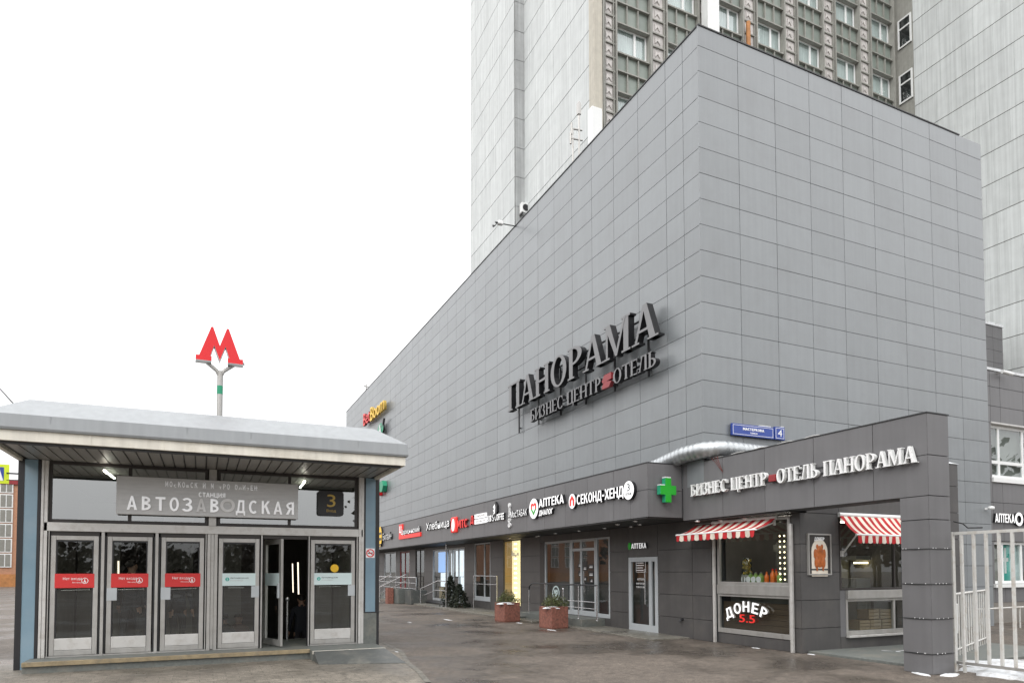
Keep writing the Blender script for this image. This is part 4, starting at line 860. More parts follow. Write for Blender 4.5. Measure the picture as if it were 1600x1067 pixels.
# outer posts
for a, b in ((62.5, 73), (559.5, 567.5)):
    t = MB(); t.box((kx(a, 900), KY-.06, KF), (kx(b, 900)-.06, KY+.06, 3.73)); t.box((kx(b, 900)-.058, KY-.05, KF), (kx(b, 900), KY+.05, 3.73)); t.build('post', M['alu_light'], ks, bevel=.005)
t = MB(); a, b = kx(323), kx(339); t.box((a, KY-.055, KF), (a+.06, KY+.08, BZ0+.029)); t.box((a+.062, KY-.03, KF), (b-.062, KY+.08, BZ0+.029)); t.box((b-.06, KY-.055, KF), (b, KY+.08, BZ0+.029)); t.build('post', M['alu'], ks, bevel=.005)
t = MB(); t.box((kx(326.5, 780), KY-.04, BZ1), (kx(338.5, 780), KY+.08, 3.73)); t.build('post', M['alu'], ks, bevel=.005)
# transom windows
def transom(pl, pr, mull):
    x0, x1 = kx(pl, 780), kx(pr, 780)
    f = framed_y('transom_window', x0, x1, BZ1+.004, 3.73, KY, .06, M['dark_frame'], G['transom'], ks, mull=mull, depth=.06); return f
transom(75, 325.5, [kx(203, 780)]); transom(339.5, 559, [kx(452.5, 780)])
# doors
DZ0, DZ1 = KF+.03, 2.36
def doorleaf(px0, px1, name='door', lab=None):
    x0, x1 = kx(px0), kx(px1); fw = .08
    f = MB(); y = KY-.02
    f.box((x0, y, DZ0), (x0+fw, y+.06, DZ1)); f.box((x1-fw, y, DZ0), (x1, y+.06, DZ1)); f.box((x0+fw, y+.002, DZ1-fw), (x1-fw, y+.058, DZ1)); f.box((x0+fw, y+.002, DZ0), (x1-fw, y+.058, DZ0+.09))
    o = f.build(name, M['alu'], ks, bevel=.006)
    if lab: o['label'] = lab
    f = MB(); f.box((x0+fw+.004, y-.006, DZ0+.095), (x1-fw-.004, y+.05, DZ0+.31)); f.build('kick_plate', M['alu_light'], o, bevel=.006)
    g_ = MB(); g_.add([(x0+fw*.7, y+.03, DZ0+.3), (x1-fw*.7, y+.03, DZ0+.3), (x1-fw*.7, y+.03, DZ1-fw*.7), (x0+fw*.7, y+.03, DZ1-fw*.7)], [(0, 1, 2, 3)]); g_.build('pane', G['kiosk'], o)
    f = MB(); f.box((x0+fw+.002, y+.012, DZ1-fw-.03), (x1-fw-.002, y+.045, DZ1-fw-.002)); f.box((x0+fw+.001, y+.012, DZ0+.31), (x0+fw+.022, y+.045, DZ1-fw-.031)); f.box((x1-fw-.022, y+.012, DZ0+.31), (x1-fw-.001, y+.045, DZ1-fw-.031)); f.build('gasket', M['black'], o)
    return o, x0, x1, y, fw
ZT0, ZT1 = 1.40, 1.66
def red_sticker(o, x0, x1, y, fw, plate):
    f = MB(); f.box((x0+fw-.01, y-.004, ZT0), (x1-fw+.02, y+.0, ZT1), 0)
    cx = x1-fw-.13; cz = (ZT0+ZT1)/2
    f.ring(disc(.055, n=20), disc(.045, n=20), (cx, y-.004, cz), RX, ZU, .0005, .003, 1, 1, True); f.box((cx-.009, y-.0062, cz-.02), (cx+.006, y-.0045, cz+.03), 1); f.box((cx-.022, y-.0064, cz-.034), (cx-.008, y-.0047, cz-.012), 1); f.box((cx+.004, y-.0066, cz-.034), (cx+.018, y-.0049, cz-.008), 1)
    s = f.build('sticker', [M['sticker_red'], M['white_letter']], o)
    s['label'] = 'red no-entry sticker with white lettering'
    wd = x1-x0-2*fw
    txt('Нет входа', (x0+fw+wd*.20, y-.004, cz+.006), RX, wd*.50, .06, .002, M['white_letter'], 'sticker_lettering', o)
    txt('No entry', (x0+fw+wd*.45, y-.004, cz-.05), RX, wd*.25, .032, .002, M['white_letter'], 'sticker_lettering', o)
    if plate: 
        f = MB(); f.box((x0-.0, y-.008, ZT0-.245), (x0+.17, y-.001, ZT0-.01)); f.build('lock_plate', M['alu_white'], o, bevel=.003)
    f = MB(); f.tube([(x0+fw+.08, y+.1, ZT0-.045), (x1-fw-.06, y+.1, ZT0-.035)], .013, 0, 8); f.lathe([(.02, -.02), (.02, .02)], (x1-fw-.06, y+.1, ZT0-.035), 0, 8); f.build('push_bar', M['steel'], o)
def white_sticker(o, x0, x1, y, fw, circle=True, side='r'):
    f = MB(); f.box((x0+fw-.01, y-.004, ZT0+.01), (x1-fw+.01, y, ZT1+.0), 0)
    cx = x0+fw+.085; cz = (ZT0+ZT1)/2+.01; f.prism(disc(.038, n=18), (cx, y-.004, cz), RX, ZU, .0005, .003, 1)
    s = f.build('sticker', [M['sticker_white'], M['teal']], o); s['label'] = 'pale sticker with a green line number and the station name'
    txt('2', (cx-.013, y-.007, cz-.02), RX, .026, .04, .002, M['white_letter'], 'sticker_lettering', o)
    txt('Автозаводская', (cx+.055, y-.004, cz+.005), RX, .34, .038, .002, M['dark_text'], 'sticker_lettering', o)
    txt('Avtozavodskaya', (cx+.055, y-.004, cz-.04), RX, .24, .024, .002, M['alu'], 'sticker_lettering', o)
    f = MB(); f.box((x1-.15, y-.008, ZT0-.23), (x1-.0, y-.001, ZT0-.0)); f.build('lock_plate', M['alu_white'], o, bevel=.003)
    f = MB(); f.tube([(x0+fw+.12, y+.1, ZT0-.03), (x1-fw-.2, y+.1, ZT0-.03)], .013, 0, 8); f.lathe([(.02, -.02), (.02, .02)], (x0+fw+.12, y+.1, ZT0-.03), 0, 8); f.build('push_bar', M['steel'], o)
r = doorleaf(78, 153, lab='leftmost glass door with a red sticker and no lock plate'); red_sticker(*r, False)
r = doorleaf(166.5, 237, lab='second glass door with a red sticker'); red_sticker(*r, True)
r = doorleaf(251, 318, lab='third glass door with a red sticker'); red_sticker(*r, True)
r = doorleaf(340.8, 404.5, lab='glass door with a pale sticker, left of the open one'); white_sticker(*r)
r = doorleaf(485, 554, lab='rightmost glass door with a yellow disc above a pale sticker'); white_sticker(*r)
o6, x0, x1, y, fw = r
f = MB(); f.prism(disc(.085, n=28), ((x0+x1)/2+.03, y-.001, ZT1+.10), RX, ZU, 0, .003); f.build('yellow_disc', M['sticker_yellow'], o6)
# open leaf swung outwards a little at the left of the opening
x0 = kx(411); f = MB(); fw = .1; W_ = .86
ang = radians(-52)
def rot(x, yv): return (x0+.06+x*cos(ang)-yv*sin(ang), KY+.02+.74*W_+ x*sin(ang)+yv*cos(ang))
def rbox(mb, a, b, z0, z1, d0=0, d1=.05, m=0):
    p = [rot(a, d0), rot(b, d0), rot(b, d1), rot(a, d1)]; mb.add([(q[0], q[1], z0) for q in p]+[(q[0], q[1], z1) for q in p], [(3,2,1,0),(4,5,6,7),(0,1,5,4),(1,2,6,5),(2,3,7,6),(3,0,4,7)], m)
ang = radians(-72)
rbox(f, 0, fw, DZ0, DZ1); rbox(f, W_-fw, W_, DZ0, DZ1); rbox(f, fw, W_-fw, DZ0, DZ0+.12, .002, .048); rbox(f, fw, W_-fw, DZ1-fw, DZ1, .002, .048)
od = f.build('door', M['alu'], ks); od['label'] = 'open glass door swung inwards in the doorway'
f = MB(); p = [rot(fw*.6, .025), rot(W_-fw*.6, .025)]; f.add([(p[0][0], p[0][1], DZ0+.1), (p[1][0], p[1][1], DZ0+.1), (p[1][0], p[1][1], DZ1-.06), (p[0][0], p[0][1], DZ1-.06)], [(0, 1, 2, 3)]); f.build('pane', G['kiosk'], od)
f = MB(); rbox(f, fw, W_-fw+.02, ZT0, ZT1, -.006, -.001); f.build('sticker', M['sticker_white'], od)
f = MB(); rbox(f, W_-.07, W_-.03, 1.15, 1.45, -.05, -.01); f.build('handle', M['alu_white'], od)
# mullions between the doors and a threshold
for a, b in ((73.5, 77), (154, 165.5), (238.5, 249.5), (319, 322.5), (405.5, 410.5), (480, 484), (555, 559)):
    t = MB(); xa, xb = kx(a), kx(b); t.box((xa, KY-.0, KF), (xa+(xb-xa)*.28, KY+.1, BZ0+.028), 1); t.box((xa+(xb-xa)*.28+.001, KY-.045, KF), (xb-(xb-xa)*.28-.001, KY+.08, BZ0+.028), 0); t.box((xb-(xb-xa)*.28, KY-.0, KF), (xb, KY+.1, BZ0+.028), 1); t.build('mullion', [M['alu'], M['black']], ks)
t = MB(); t.box((kx(63), KY+.0, 2.365), (kx(566), KY+.1, BZ0+.029)); t.build('door_head', M['dark_frame'], ks)
t = MB(); t.box((kx(73), KY-.03, KF), (kx(404), KY+.11, KF+.025)); t.box((kx(484), KY-.03, KF), (kx(560), KY+.11, KF+.025)); t.build('threshold', M['alu'], ks)
# platform, nosing, ramp
YN = 13.93
t = MB(); t.box((XL+.28, YN+.05, GZ-.3), (2.0, KY+1.7, KF-.002)); t.box((2.001, 13.62, GZ-.3), (3.44, KY+1.7, KF-.003)); t.box((XL+.1, KY+.1, GZ-.32), (3.4, KY+1.7, KF+.0)); t.build('platform', M['stone'], ks)
t = MB(); t.box((XL+.28, YN, KF-.075), (2.0, YN+.049, KF+.004)); t.build('step_nosing', M['nosing'], ks, bevel=.006)
t = MB(); t.box((2.0, 13.57, KF-.06), (3.44, 13.618, KF-.002)); t.build('step_nosing', M['cream'], ks)
t = MB(); t.add([(2.02, 13.565, KF-.006), (3.42, 13.565, KF-.006), (3.57, 12.5, GZ+.015), (2.03, 13.02, GZ+.015), (2.02, 13.565, GZ-.1), (3.42, 13.565, GZ-.1), (3.57, 12.5, GZ-.1), (2.03, 13.02, GZ-.1)], [(0, 1, 2, 3), (0, 3, 7, 4), (1, 5, 6, 2), (2, 6, 7, 3), (4, 7, 6, 5), (0, 4, 5, 1)]); t.build('ramp_slab', M['stone_wet'], ks)
# interior: walls, ceiling, stairs going down, lamps
t = MB()
IX0, IX1, IY1 = -2.66, 3.16, 21.6
t.box((IX0-.04, KY+.12, -4), (IX0, IY1, 3.7)); t.box((IX1, KY+.12, -4), (IX1+.04, IY1, 3.7)); t.box((IX0, IY1, -4), (IX1, IY1+.05, 3.7)); t.build('inner_wall', M['interior'], ks)
t = MB(); t.box((IX0+.001, KY+.13, 3.66), (IX1-.001, IY1-.001, 3.69)); t.build('inner_ceiling', M['interior_mid'], ks)
t = MB()
for k in range(16): t.box((IX0+.002, 16.3+k*.32+.001, -3.6), (IX1-.002, 16.3+(k+1)*.32, KF-.165*(k+1)))
t.build('stairs', M['stone'], ks)
t = MB(); t.box((-2.6, 18.2, -1.5), (-1.75, 18.3, 3.3)); t.box((-.9, 19.4, -1.5), (-.2, 19.5, 3.3)); t.box((.5, 18.9, -1.5), (.95, 19.0, 3.3)); t.box((2.5, 17.9, -1.0), (3.1, 18.0, 3.3)); t.box((IX0+.003, 15.0, KF), (IX0+.03, 18.1, 2.2)); t.box((IX1-.03, 15.0, KF), (IX1-.003, 17.8, 2.2)); t.box((1.4, 17.8, -.1), (1.5, 19.5, 1.1), 0); t.build('wall_panel', M['interior_mid'], ks)
def lamp(a, b, r=.025, m='lamp'):
    t = MB(); t.tube([a, b], r, 0, 8); t.build('lamp_tube', M[m], ks)
a = fy(457, 880, 18.5); b = fy(458, 925, 18.5); lamp(a, b, .013, 'lamp_dim'); a = fy(465.5, 878, 18.3); b = fy(466.5, 928, 18.3); lamp(a, b, .016, 'lamp_dim')
a = fy(185, 876, 18.2); b = fy(185, 898, 18.2); lamp(a, b, .018, 'lamp_dim')
a = fz(163, 735, 3.58); lamp((a.x, a.y, 3.58), (a.x+.05, a.y+1.1, 3.58), .022); a = fz(476, 752, 3.58); lamp((a.x, a.y, 3.58), (a.x+.05, a.y+1.1, 3.58), .022)
t = MB()
for px in (439, 449):
    q_ = fy(px, 936, 16.1); t.tube([(q_.x, 16.1, KF), (q_.x, 16.1, q_.z)], .03, 0, 10); t.lathe([(.01, .07), (.05, .04), (.05, -.03), (.02, -.05)], (q_.x, 16.1, q_.z), 0, 12)
t.build('stair_rail', M['steel'], ks)
# station name board
ya = 14.44
P00 = fy(181, 802, ya); P11 = fy(466, 757, ya)
nb = thing('station_name_board', 'brushed metal station name board with raised metal letters, some of them worn off', 'sign', ((P00.x+P11.x)/2, ya, P00.z))
t = MB(); t.box((P00.x, ya, 2.775), (P11.x, ya+.05, 3.495)); t.build('board', M['board'], nb, bevel=.006)
t = MB()
for px in (203, 452): a = fy(px, 810, ya).x; t.box((a-.03, ya+.051, 2.85), (a+.03, KY-.003, 3.4))
t.build('bracket', M['dark_frame'], nb)
a = fy(195, 796, ya); b = fy(462, 809, ya)
word = 'АВТОЗАВОДСКАЯ'; st_ = [0, 0, 0, 0, 0, 1, 0, 2, 0, 0, 0, 0, 0]
w_ = (b.x-a.x)/13
for i, ch in enumerate(word):
    mt_ = [M['polished'], M['worn_letter'], M['worn_letter']][st_[i]]
    if st_[i] == 2:
        t = MB(); t.ring(disc(.135, n=26), disc(.08, n=26), (a.x+w_*(i+.5), ya, a.z+.145), RX, ZU, 0, .045, closed=True); t.build('letter', M['worn_letter'], nb)
    else: txt(ch, (a.x+w_*i+.03, ya, a.z), RX, w_*.76, .262, .045, [mt_, M['worn_letter']], 'letter', nb, bold=.012)
a = fy(258, 760, ya); b = fy(403, 767, ya)
gap_ = 'МОСКОВСКИЙ МЕТРОПОЛИТЕН'; miss = set([2, 5, 8, 12, 13, 16, 18, 20])
w_ = (b.x-a.x)/len(gap_)
for i, ch in enumerate(gap_):
    if ch == ' ' or i in (8, 12, 16): continue
    txt(ch, (a.x+w_*i, ya, a.z), RX, w_*.78, .105 if i not in miss else .05, .02, [M['polished'], M['worn_letter']], 'letter', nb, bold=.012)
a = fy(310, 776, ya); b = fy(352.5, 777, ya); txt('СТАНЦИЯ', (a.x, ya, a.z), RX, b.x-a.x, .09, .02, [M['polished'], M['worn_letter']], 'letter', nb, bold=.012)
# exit number sign
ya = 14.56; a = fy(496, 805, ya); b = fy(537, 768, ya)
ex = thing('exit_number_sign', 'black rounded sign with a golden number three behind the pavilion glass', 'sign', ((a.x+b.x)/2, ya, a.z))
w_, h_ = b.x-a.x, b.z-a.z; rr = .06; pts = []
for cx, cy, s in ((w_-rr, rr, -90), (w_-rr, h_-rr, 0), (rr, h_-rr, 90), (rr, rr, 180)): pts += [(cx+rr*cos(radians(s+t)), cy+rr*sin(radians(s+t))) for t in range(0, 91, 15)]
t = MB(); t.prism(pts, (a.x, ya, a.z), RX, ZU, 0, .012); t.build('plate', M['black'], ex)
txt('3', (a.x+w_*.36, ya-.012, a.z+h_*.36), RX, w_*.32, h_*.5, .004, M['gold'], 'numeral', ex, bold=.03)
txt('Вход', (a.x+w_*.34, ya-.012, a.z+h_*.13), RX, w_*.36, h_*.13, .004, M['gold'], 'lettering', ex)
# no smoking plate on the right fin
a = fy(571.5, 871, KY-.012); b = fy(585.5, 856.5, KY-.012)
nsn = thing('no_smoking_sign', 'small white square sign with a red prohibition ring on the blue fin', 'sign', (a.x, KY-.012, a.z))
t = MB(); t.box((a.x, KY-.018, a.z), (b.x, KY-.0125, b.z)); t.build('plate', M['white_letter'], nsn)
c_ = Vector(((a.x+b.x)/2, KY-.018, (a.z+b.z)/2)); t = MB(); t.ring(disc(.09, n=24), disc(.068, n=24), c_, RX, ZU, 0, .003, closed=True); t.obox(c_+Vector((-.06, -.0005, .045)), (1, 0, -.85), (.85, 0, 1), .15, .018, .003); t.build('prohibition_ring', M['red_paint'], nsn)
t = MB(); t.box((c_.x-.055, c_.y-.002, c_.z-.012), (c_.x+.03, c_.y, c_.z+.008)); t.box((c_.x+.032, c_.y-.002, c_.z-.012), (c_.x+.05, c_.y, c_.z+.022)); t.build('pictogram', M['black'], nsn)

# ================================================================ METRO LETTER ON ITS MAST
ym = 13.6
def my(px, py): return fy(px, py, ym)
b0 = my(343, 648)
ml = thing('metro_letter_mast', 'big red letter on a grey forked mast standing on the pavilion roof', 'sign', (b0.x, ym, 4.50))
t = MB(); t.tube([(b0.x, ym, 4.48), (b0.x, ym, my(343, 580).z)], .052, 0, 14); t.build('mast', M['alu'], ml)
t = MB(); t.tube([(b0.x, ym, my(343, 616).z), (b0.x, ym, my(343, 603).z)], .0535, 0, 14); t.build('green_band', M['green'], ml)
t = MB(); t.box((b0.x-.25, ym-.2, 4.47), (b0.x+.25, ym+.2, 4.515)); t.build('base_plate', M['black'], ml)
t = MB(); zf_ = my(343, 582).z; zu = my(343, 566).z
for s in (-1, 1): t.tube([(b0.x+s*.02, ym, zf_-.05), (b0.x+s*.06, ym, zf_+.03), (b0.x+s*.27, ym, zu), (b0.x+s*.42, ym, zu+.03)], .035, 0, 10)
t.build('fork', M['alu'], ml)
lz = my(343, 569.5).z; H_ = my(343, 517).z-lz; lx = my(343.3, 540).x; hw_ = (my(380, 566).x-my(307, 566).x)/2
def mp(pts): return [(x*hw_, yv*H_) for x, yv in pts]
half = [(0, .36), (.30, 1.0), (.44, .95), (.86, .16), (1, .16), (1, 0), (.38, 0), (.38, .16), (.46, .16), (.30, .56), (.30, .50)]
mo = [(-1, 0), (-.34, 0), (-.34, .14), (-.40, .14), (-.24, .47), (0, .04), (.24, .47), (.40, .14), (.34, .14), (.34, 0), (1, 0), (1, .14), (.86, .14), (.37, 1.0), (.29, 1.0), (0, .47), (-.29, 1.0), (-.37, 1.0), (-.86, .14), (-1, .14)]
t = MB(); t.prism(mp(mo), (lx, ym-.1, lz), RX, ZU, 0, .08, 0, 1); t.build('letter', [M['red_paint'], M['white_letter']], ml)
mo2 = [(x*1.02, (yv-.5)*1.035+.5) for x, yv in mo]
t = MB(); t.prism(mp(mo2), (lx, ym-.04, lz), RX, ZU, -.05, .055, 0, 1); t.build('letter_case', [M['white_letter'], M['alu']], ml)

# ================================================================ SIGNS ON THE LONG FACADE
xf = 10.80
sg = thing('rooftop_name_sign', 'huge dark metal serif letters naming the hotel, standing off the upper grey facade', 'sign', (11.0, 18, 6.5))
a = fx(793.4, 644, xf); b = fx(1028, 528, xf); top = fx(794.4, 603, xf).z
t = MB(); serif(t, 'ПАНОРАМА', (xf+.0, a.y, a.z), RYf, a.y-b.y, top-a.z, -.20, 0, 0, 1)
t.build('lettering', [M['chrome_letter'], M['black_letter']], sg)
zb_ = a.z; Hh = top-a.z
a2 = fx(828.5, 659.5, xf); e2 = fx(939.5, 612.6, xf); h2 = fx(829.5, 641, xf).z-a2.z
t = MB(); kk = (a2.y-e2.y)/serif_width('БИЗНЕС ЦЕНТР'); w1 = kk*serif_width('БИЗНЕС'); w2 = kk*serif_width('ЦЕНТР')
serif(t, 'БИЗНЕС', (xf, a2.y, a2.z), RYf, w1, h2, -.14, 0, 0, 1); t.build('subtitle', [M['chrome_letter'], M['black_letter']], sg)
t = MB(); serif(t, 'ЦЕНТР', (xf, e2.y+w2, a2.z), RYf, w2, h2, -.14, 0, 0, 1); t.build('subtitle', [M['chrome_letter'], M['black_letter']], sg)
t = MB()
a3 = fx(957.5, 601, xf); e3 = fx(1026, 573, xf)
serif(t, 'ОТЕЛЬ', (xf, a3.y, a2.z), RYf, a3.y-e3.y, h2, -.14, 0, 0, 1)
t.build('subtitle', [M['chrome_letter'], M['black_letter']], sg)
am = fx(940.5, 607, xf); em_ = fx(955, 600, xf); t = MB(); w_ = am.y-em_.y
t.prism([(0, 0), (w_*.75, 0), (w_, h2*.35), (w_*.25, h2*.5), (0, h2*.2)], (xf, am.y, a2.z), RYf, ZU, -.12, 0); t.prism([(w_*.25, h2*.95), (w_, h2*.95), (w_, h2*.5), (w_*.05, h2*.42), (0, h2*.6)], (xf, am.y, a2.z), RYf, ZU, -.12, .002); t.build('emblem', M['red_dark'], sg)
t = MB()
for zz in (zb_+Hh*.75, zb_+Hh*.30, a2.z+h2*.7, a2.z+h2*.2):
    y1_ = a.y-.2 if zz > zb_ else a2.y-.15; t.box((xf+.245, b.y+.75, zz), (xf+.285, y1_, zz+.04))
for k in range(6):
    yv = b.y+.8+(a.y-b.y-1.2)*k/5; t.box((xf+.288, yv, a2.z-.08), (xf+.33, yv+.05, top-.25)); 
    for zz in (zb_+Hh*.6, a2.z+.1): t.box((xf+.332, yv+.003, zz), (BX+.004, yv+.045, zz+.045))
t.build('support_rail', M['black'], sg)

def band_sign(name, label, px, py, x=10.09): 
    p_ = fx(px, py, x); return thing(name, label, 'sign', (x, p_.y, p_.z), 'shop signs on the dark band')
X1 = 10.10
def bt_(o, s, pl, pyl, pr, pt, depth=.07, mats=None, name='lettering', bold=.015, x=X1, ref=None):
    # text from left pixel to right pixel, baseline at the left pixel, cap top at pixel pt (measured at the left)
    a = fx(pl, pyl, x); b = fx(pr, pyl, x); h = fx(pl, pt, x).z-a.z
    return txt(s, (x, a.y, a.z), RYf, a.y-b.y, h, depth, mats or [M['lit_white'], M['black_letter']], name, o, bold)
# second hand
o = band_sign('second_hand_sign', 'white second hand sign with a round third floor disc on the dark band', 950, 790)
bt_(o, 'СЕКОНД-ХЕНД', 905, 788.5, 979, 773.5, .09)
a = fx(898, 783, X1); t = MB(); t.prism([(q[0], q[1]) for q in disc(.20, .22, 28)], (X1, a.y, a.z), RYf, ZU, 0, .09, 0, 1); t.build('emblem_disc', [M['lit_white'], M['black_letter']], o)
t = MB(); t.prism([(-.13, -.12), (-.13, .04), (0, .17), (.13, .04), (.13, -.12), (.06, -.15), (.045, .02), (0, .06), (-.045, .02), (-.06, -.15)], (X1-.09, a.y, a.z), RYf, ZU, 0, .012); t.build('emblem', M['lit_red'], o)
a = fx(987, 766, X1); t = MB(); t.prism(disc(.235, .24, 28), (X1, a.y, a.z), RYf, ZU, 0, .1, 0, 1); t.build('floor_disc', [M['lit_white'], M['black_letter']], o)
txt('3', (X1-.1, a.y+.06, a.z-.02), RYf, .12, .19, .006, M['dark_text'], 'lettering', o); txt('ЭТАЖ', (X1-.1, a.y+.14, a.z-.13), RYf, .28, .07, .006, M['dark_text'], 'lettering', o)
# pharmacy
o = band_sign('pharmacy_sign', 'white pharmacy sign with a red and green heart disc on the dark band', 860, 800)
bt_(o, 'АПТЕКА', 846, 793, 886, 780, .10, bold=.04); bt_(o, 'ДИАЛОГ', 845.5, 805.5, 867.5, 797.5, .08, bold=.03)
a = fx(838, 794.5, X1); t = MB(); t.prism(disc(.33, .335, 30), (X1, a.y, a.z), RYf, ZU, 0, .1, 0, 1); t.build('emblem_disc', [M['lit_white'], M['black_letter']], o)
hp = [(0, -.28)] + [(-.24+.0*k, -.02+.0*k) for k in range(1)] + [(-.12+.13*cos(t), .11+.12*sin(t)) for t in [pi-k*pi/6 for k in range(7)]] + [(.12+.13*cos(t), .11+.12*sin(t)) for t in [pi-k*pi/6 for k in range(7)]] + [(.24, -.02)]
hp = [(x*.8, yv*.8) for x, yv in hp]; hi = [(x*.58, yv*.58+.0) for x, yv in hp]
t = MB(); n_ = len(hp); P_ = (X1-.1, a.y, a.z)
for i in range(n_):
    j = (i+1) % n_; q4 = [hp[i], hp[j], hi[j], hi[i]]; t.prism(q4, P_, RYf, ZU, 0, .01, 0 if (hp[i][1]+hp[j][1])/2 > .0 else 1)
t.build('emblem', [M['lit_red'], M['lit_green']], o)
# tobacco
o = band_sign('tobacco_shop_sign', 'white tobacco shop lettering beside a tall hookah emblem', 815, 810)
bt_(o, 'МосТАБАК', 800.5, 809, 826, 799, .07)
a = fx(797.5, 805, X1); t = MB()
for zz, r1 in ((-.35, .10), (-.18, .09), (.0, .07)): t.ring(disc(r1, r1*.85, 16), disc(r1*.55, r1*.45, 16), (X1, a.y, a.z+zz), RYf, ZU, 0, .06, closed=True)
t.box((X1-.06, a.y-.025, a.z+.07), (X1, a.y+.025, a.z+.30)); t.prism(disc(.06, .08, 14), (X1, a.y, a.z+.36), RYf, ZU, 0, .07); t.build('emblem', M['white_letter'], o)
# coffee
o = band_sign('coffee_sign', 'white coffee shop lettering under a small dark bird emblem', 780, 815)
bt_(o, "BOB'S COFFEE", 763, 815.5, 790.5, 806, .07)
a = fx(776.5, 796, X1); t = MB(); t.prism([(x*.75, yv*.72) for x, yv in [(-.28, -.3), (.05, -.36), (.25, -.1), (.25, .2), (.05, .42), (-.05, .3), (-.28, .2), (-.14, .05), (-.34, -.02), (-.16, -.12)]], (X1, a.y, a.z), RYf, ZU, 0, .08, 1, 1); t.prism([(x*.75, yv*.72) for x, yv in [(-.2, -.24), (-.02, -.2), (.02, .1), (-.03, .28), (-.22, .16), (-.08, .02), (-.26, -.03), (-.1, -.1)]], (X1-.08, a.y, a.z), RYf, ZU, 0, .012, 0); t.build('emblem', [M['lit_white'], M['black_letter']], o)
# phone shop: egg, letters, bank plate
o = band_sign('phone_shop_sign', 'red phone shop sign with a white egg in a red block', 720, 825)
bt_(o, 'МТС', 717, 825.5, 733.5, 813, .09, [M['lit_red'], M['red_dark']], bold=.04)
a = fx(711.5, 820, X1); t = MB(); t.box((X1-.1, a.y-.36, a.z-.33), (X1, a.y+.36, a.z+.35)); t.build('red_block', M['lit_red'], o, bevel=.05)
t = MB(); t.prism([(.17*cos(k*pi/12)*(1-.18*sin(k*pi/12)), .27*sin(k*pi/12)) for k in range(24)], (X1-.1, a.y, a.z-.0), RYf, ZU, 0, .02); t.build('egg', M['lit_white'], o)
o = band_sign('money_loan_sign', 'red capital letter with two white lettered plates', 750, 815)
bt_(o, 'Д', 737.5, 818, 742.5, 806, .08, [M['lit_red'], M['red_dark']], bold=.05)
for s, pyb, ptp in (('ДОМАШНИЕ', 810.5, 804), ('ДЕНЬГИ', 819, 812)):
    a = fx(743.5, pyb, X1); b = fx(761, pyb, X1); h = fx(743.5, ptp, X1).z-a.z
    t = MB(); t.box((X1-.06, b.y, a.z), (X1, a.y, a.z+h)); t.build('plate', M['lit_white'], o); txt(s, (X1-.06, a.y-.1, a.z+h*.2), RYf, (a.y-b.y)*.85, h*.6, .006, M['alu'], 'lettering', o)
o = band_sign('bakery_sign', 'white cursive-looking bakery lettering on the dark band', 685, 830)
bt_(o, 'Хлебница', 668.5, 831, 704.5, 817.5, .09, bold=.03)
o = band_sign('food_market_sign', 'white food market lettering on a red base strip', 640, 838)
bt_(o, 'Царицынский', 629, 837, 657.5, 827.5, .08, bold=.03)
a = fx(625, 842.5, X1); b = fx(658.5, 840, X1); t = MB(); t.box((X1-.07, b.y, a.z), (X1, a.y, a.z+.2)); t.box((X1-.06, a.y-.7, a.z+.201), (X1, a.y, a.z+.82)); t.build('red_base', M['lit_red'], o)
txt('Ц', (X1-.06, a.y-.1, a.z+.28), RYf, .4, .45, .01, M['lit_white'], 'lettering', o)
o = band_sign('striped_ball_sign', 'white lettering beside a yellow and black striped ball, farthest on the band', 603, 838)
bt_(o, 'Билайн', 600, 844, 613.5, 833, .08, [M['white_letter'], M['black_letter']], bold=.03)
a = fx(596.3, 838, X1); t = MB()
t.prism(disc(.42, .62, 24), (X1, a.y, a.z), RYf, ZU, 0, .1, 0, 1)
for zz, hh in ((.18, .14), (-.16, .16), (-.5, .1)): t.box((X1-.112, a.y-.36+abs(zz)*.2, a.z+zz-hh/2), (X1-.101, a.y+.36-abs(zz)*.2, a.z+zz+hh/2), 1)
t.build('striped_ball', [M['lit_yellow'], M['black_letter']], o)
# pharmacy mark over the side door, green cross on the return
a = fx(988.5, 857, WX-.0); b = fx(1012.5, 857, WX)
o = thing('door_pharmacy_sign', 'small white pharmacy lettering with a green plus over the side door', 'sign', (WX, (a.y+b.y)/2, a.z))
txt('АПТЕКА', (WX-.002, a.y, a.z), RYf, a.y-b.y, fx(988.5, 849, WX).z-a.z, .05, [M['lit_white'], M['black_letter']], 'lettering', o, .03)
t = MB(); c_ = fx(985, 853, WX); t.prism([(-.03, -.1), (.03, -.1), (.03, -.03), (.06, -.03), (.06, .03), (.03, .03), (.03, .1), (-.03, .1), (-.03, .03), (-.06, .03), (-.06, -.03), (-.03, -.03)], (WX-.002, c_.y, c_.z), RYf, ZU, 0, .05); t.build('green_plus', M['lit_green'], o)
c_ = fy(1043.5, 765.5, 13.55)
o = thing('pharmacy_cross', 'bright green pharmacy cross on the short return of the dark band', 'sign', (c_.x, 13.6, c_.z))
u_ = .115; cr = [(-u_, -.31), (u_, -.31), (u_, -u_), (.31, -u_), (.31, u_), (u_, u_), (u_, .31), (-u_, .31), (-u_, u_), (-.31, u_), (-.31, -u_), (-u_, -u_)]
cr = [(x*.78, yv*.98) for x, yv in cr]
t = MB(); t.prism(cr, (c_.x, 13.67, c_.z), RX, ZU, 0, .14, 0, 1); t.build('cross', [M['lit_green'], M['green']], o, bevel=.008)
t = MB(); t.box((c_.x-.05, 13.672, c_.z-.05), (c_.x+.05, 13.721, c_.z+.05)); t.build('bracket', M['black'], o)
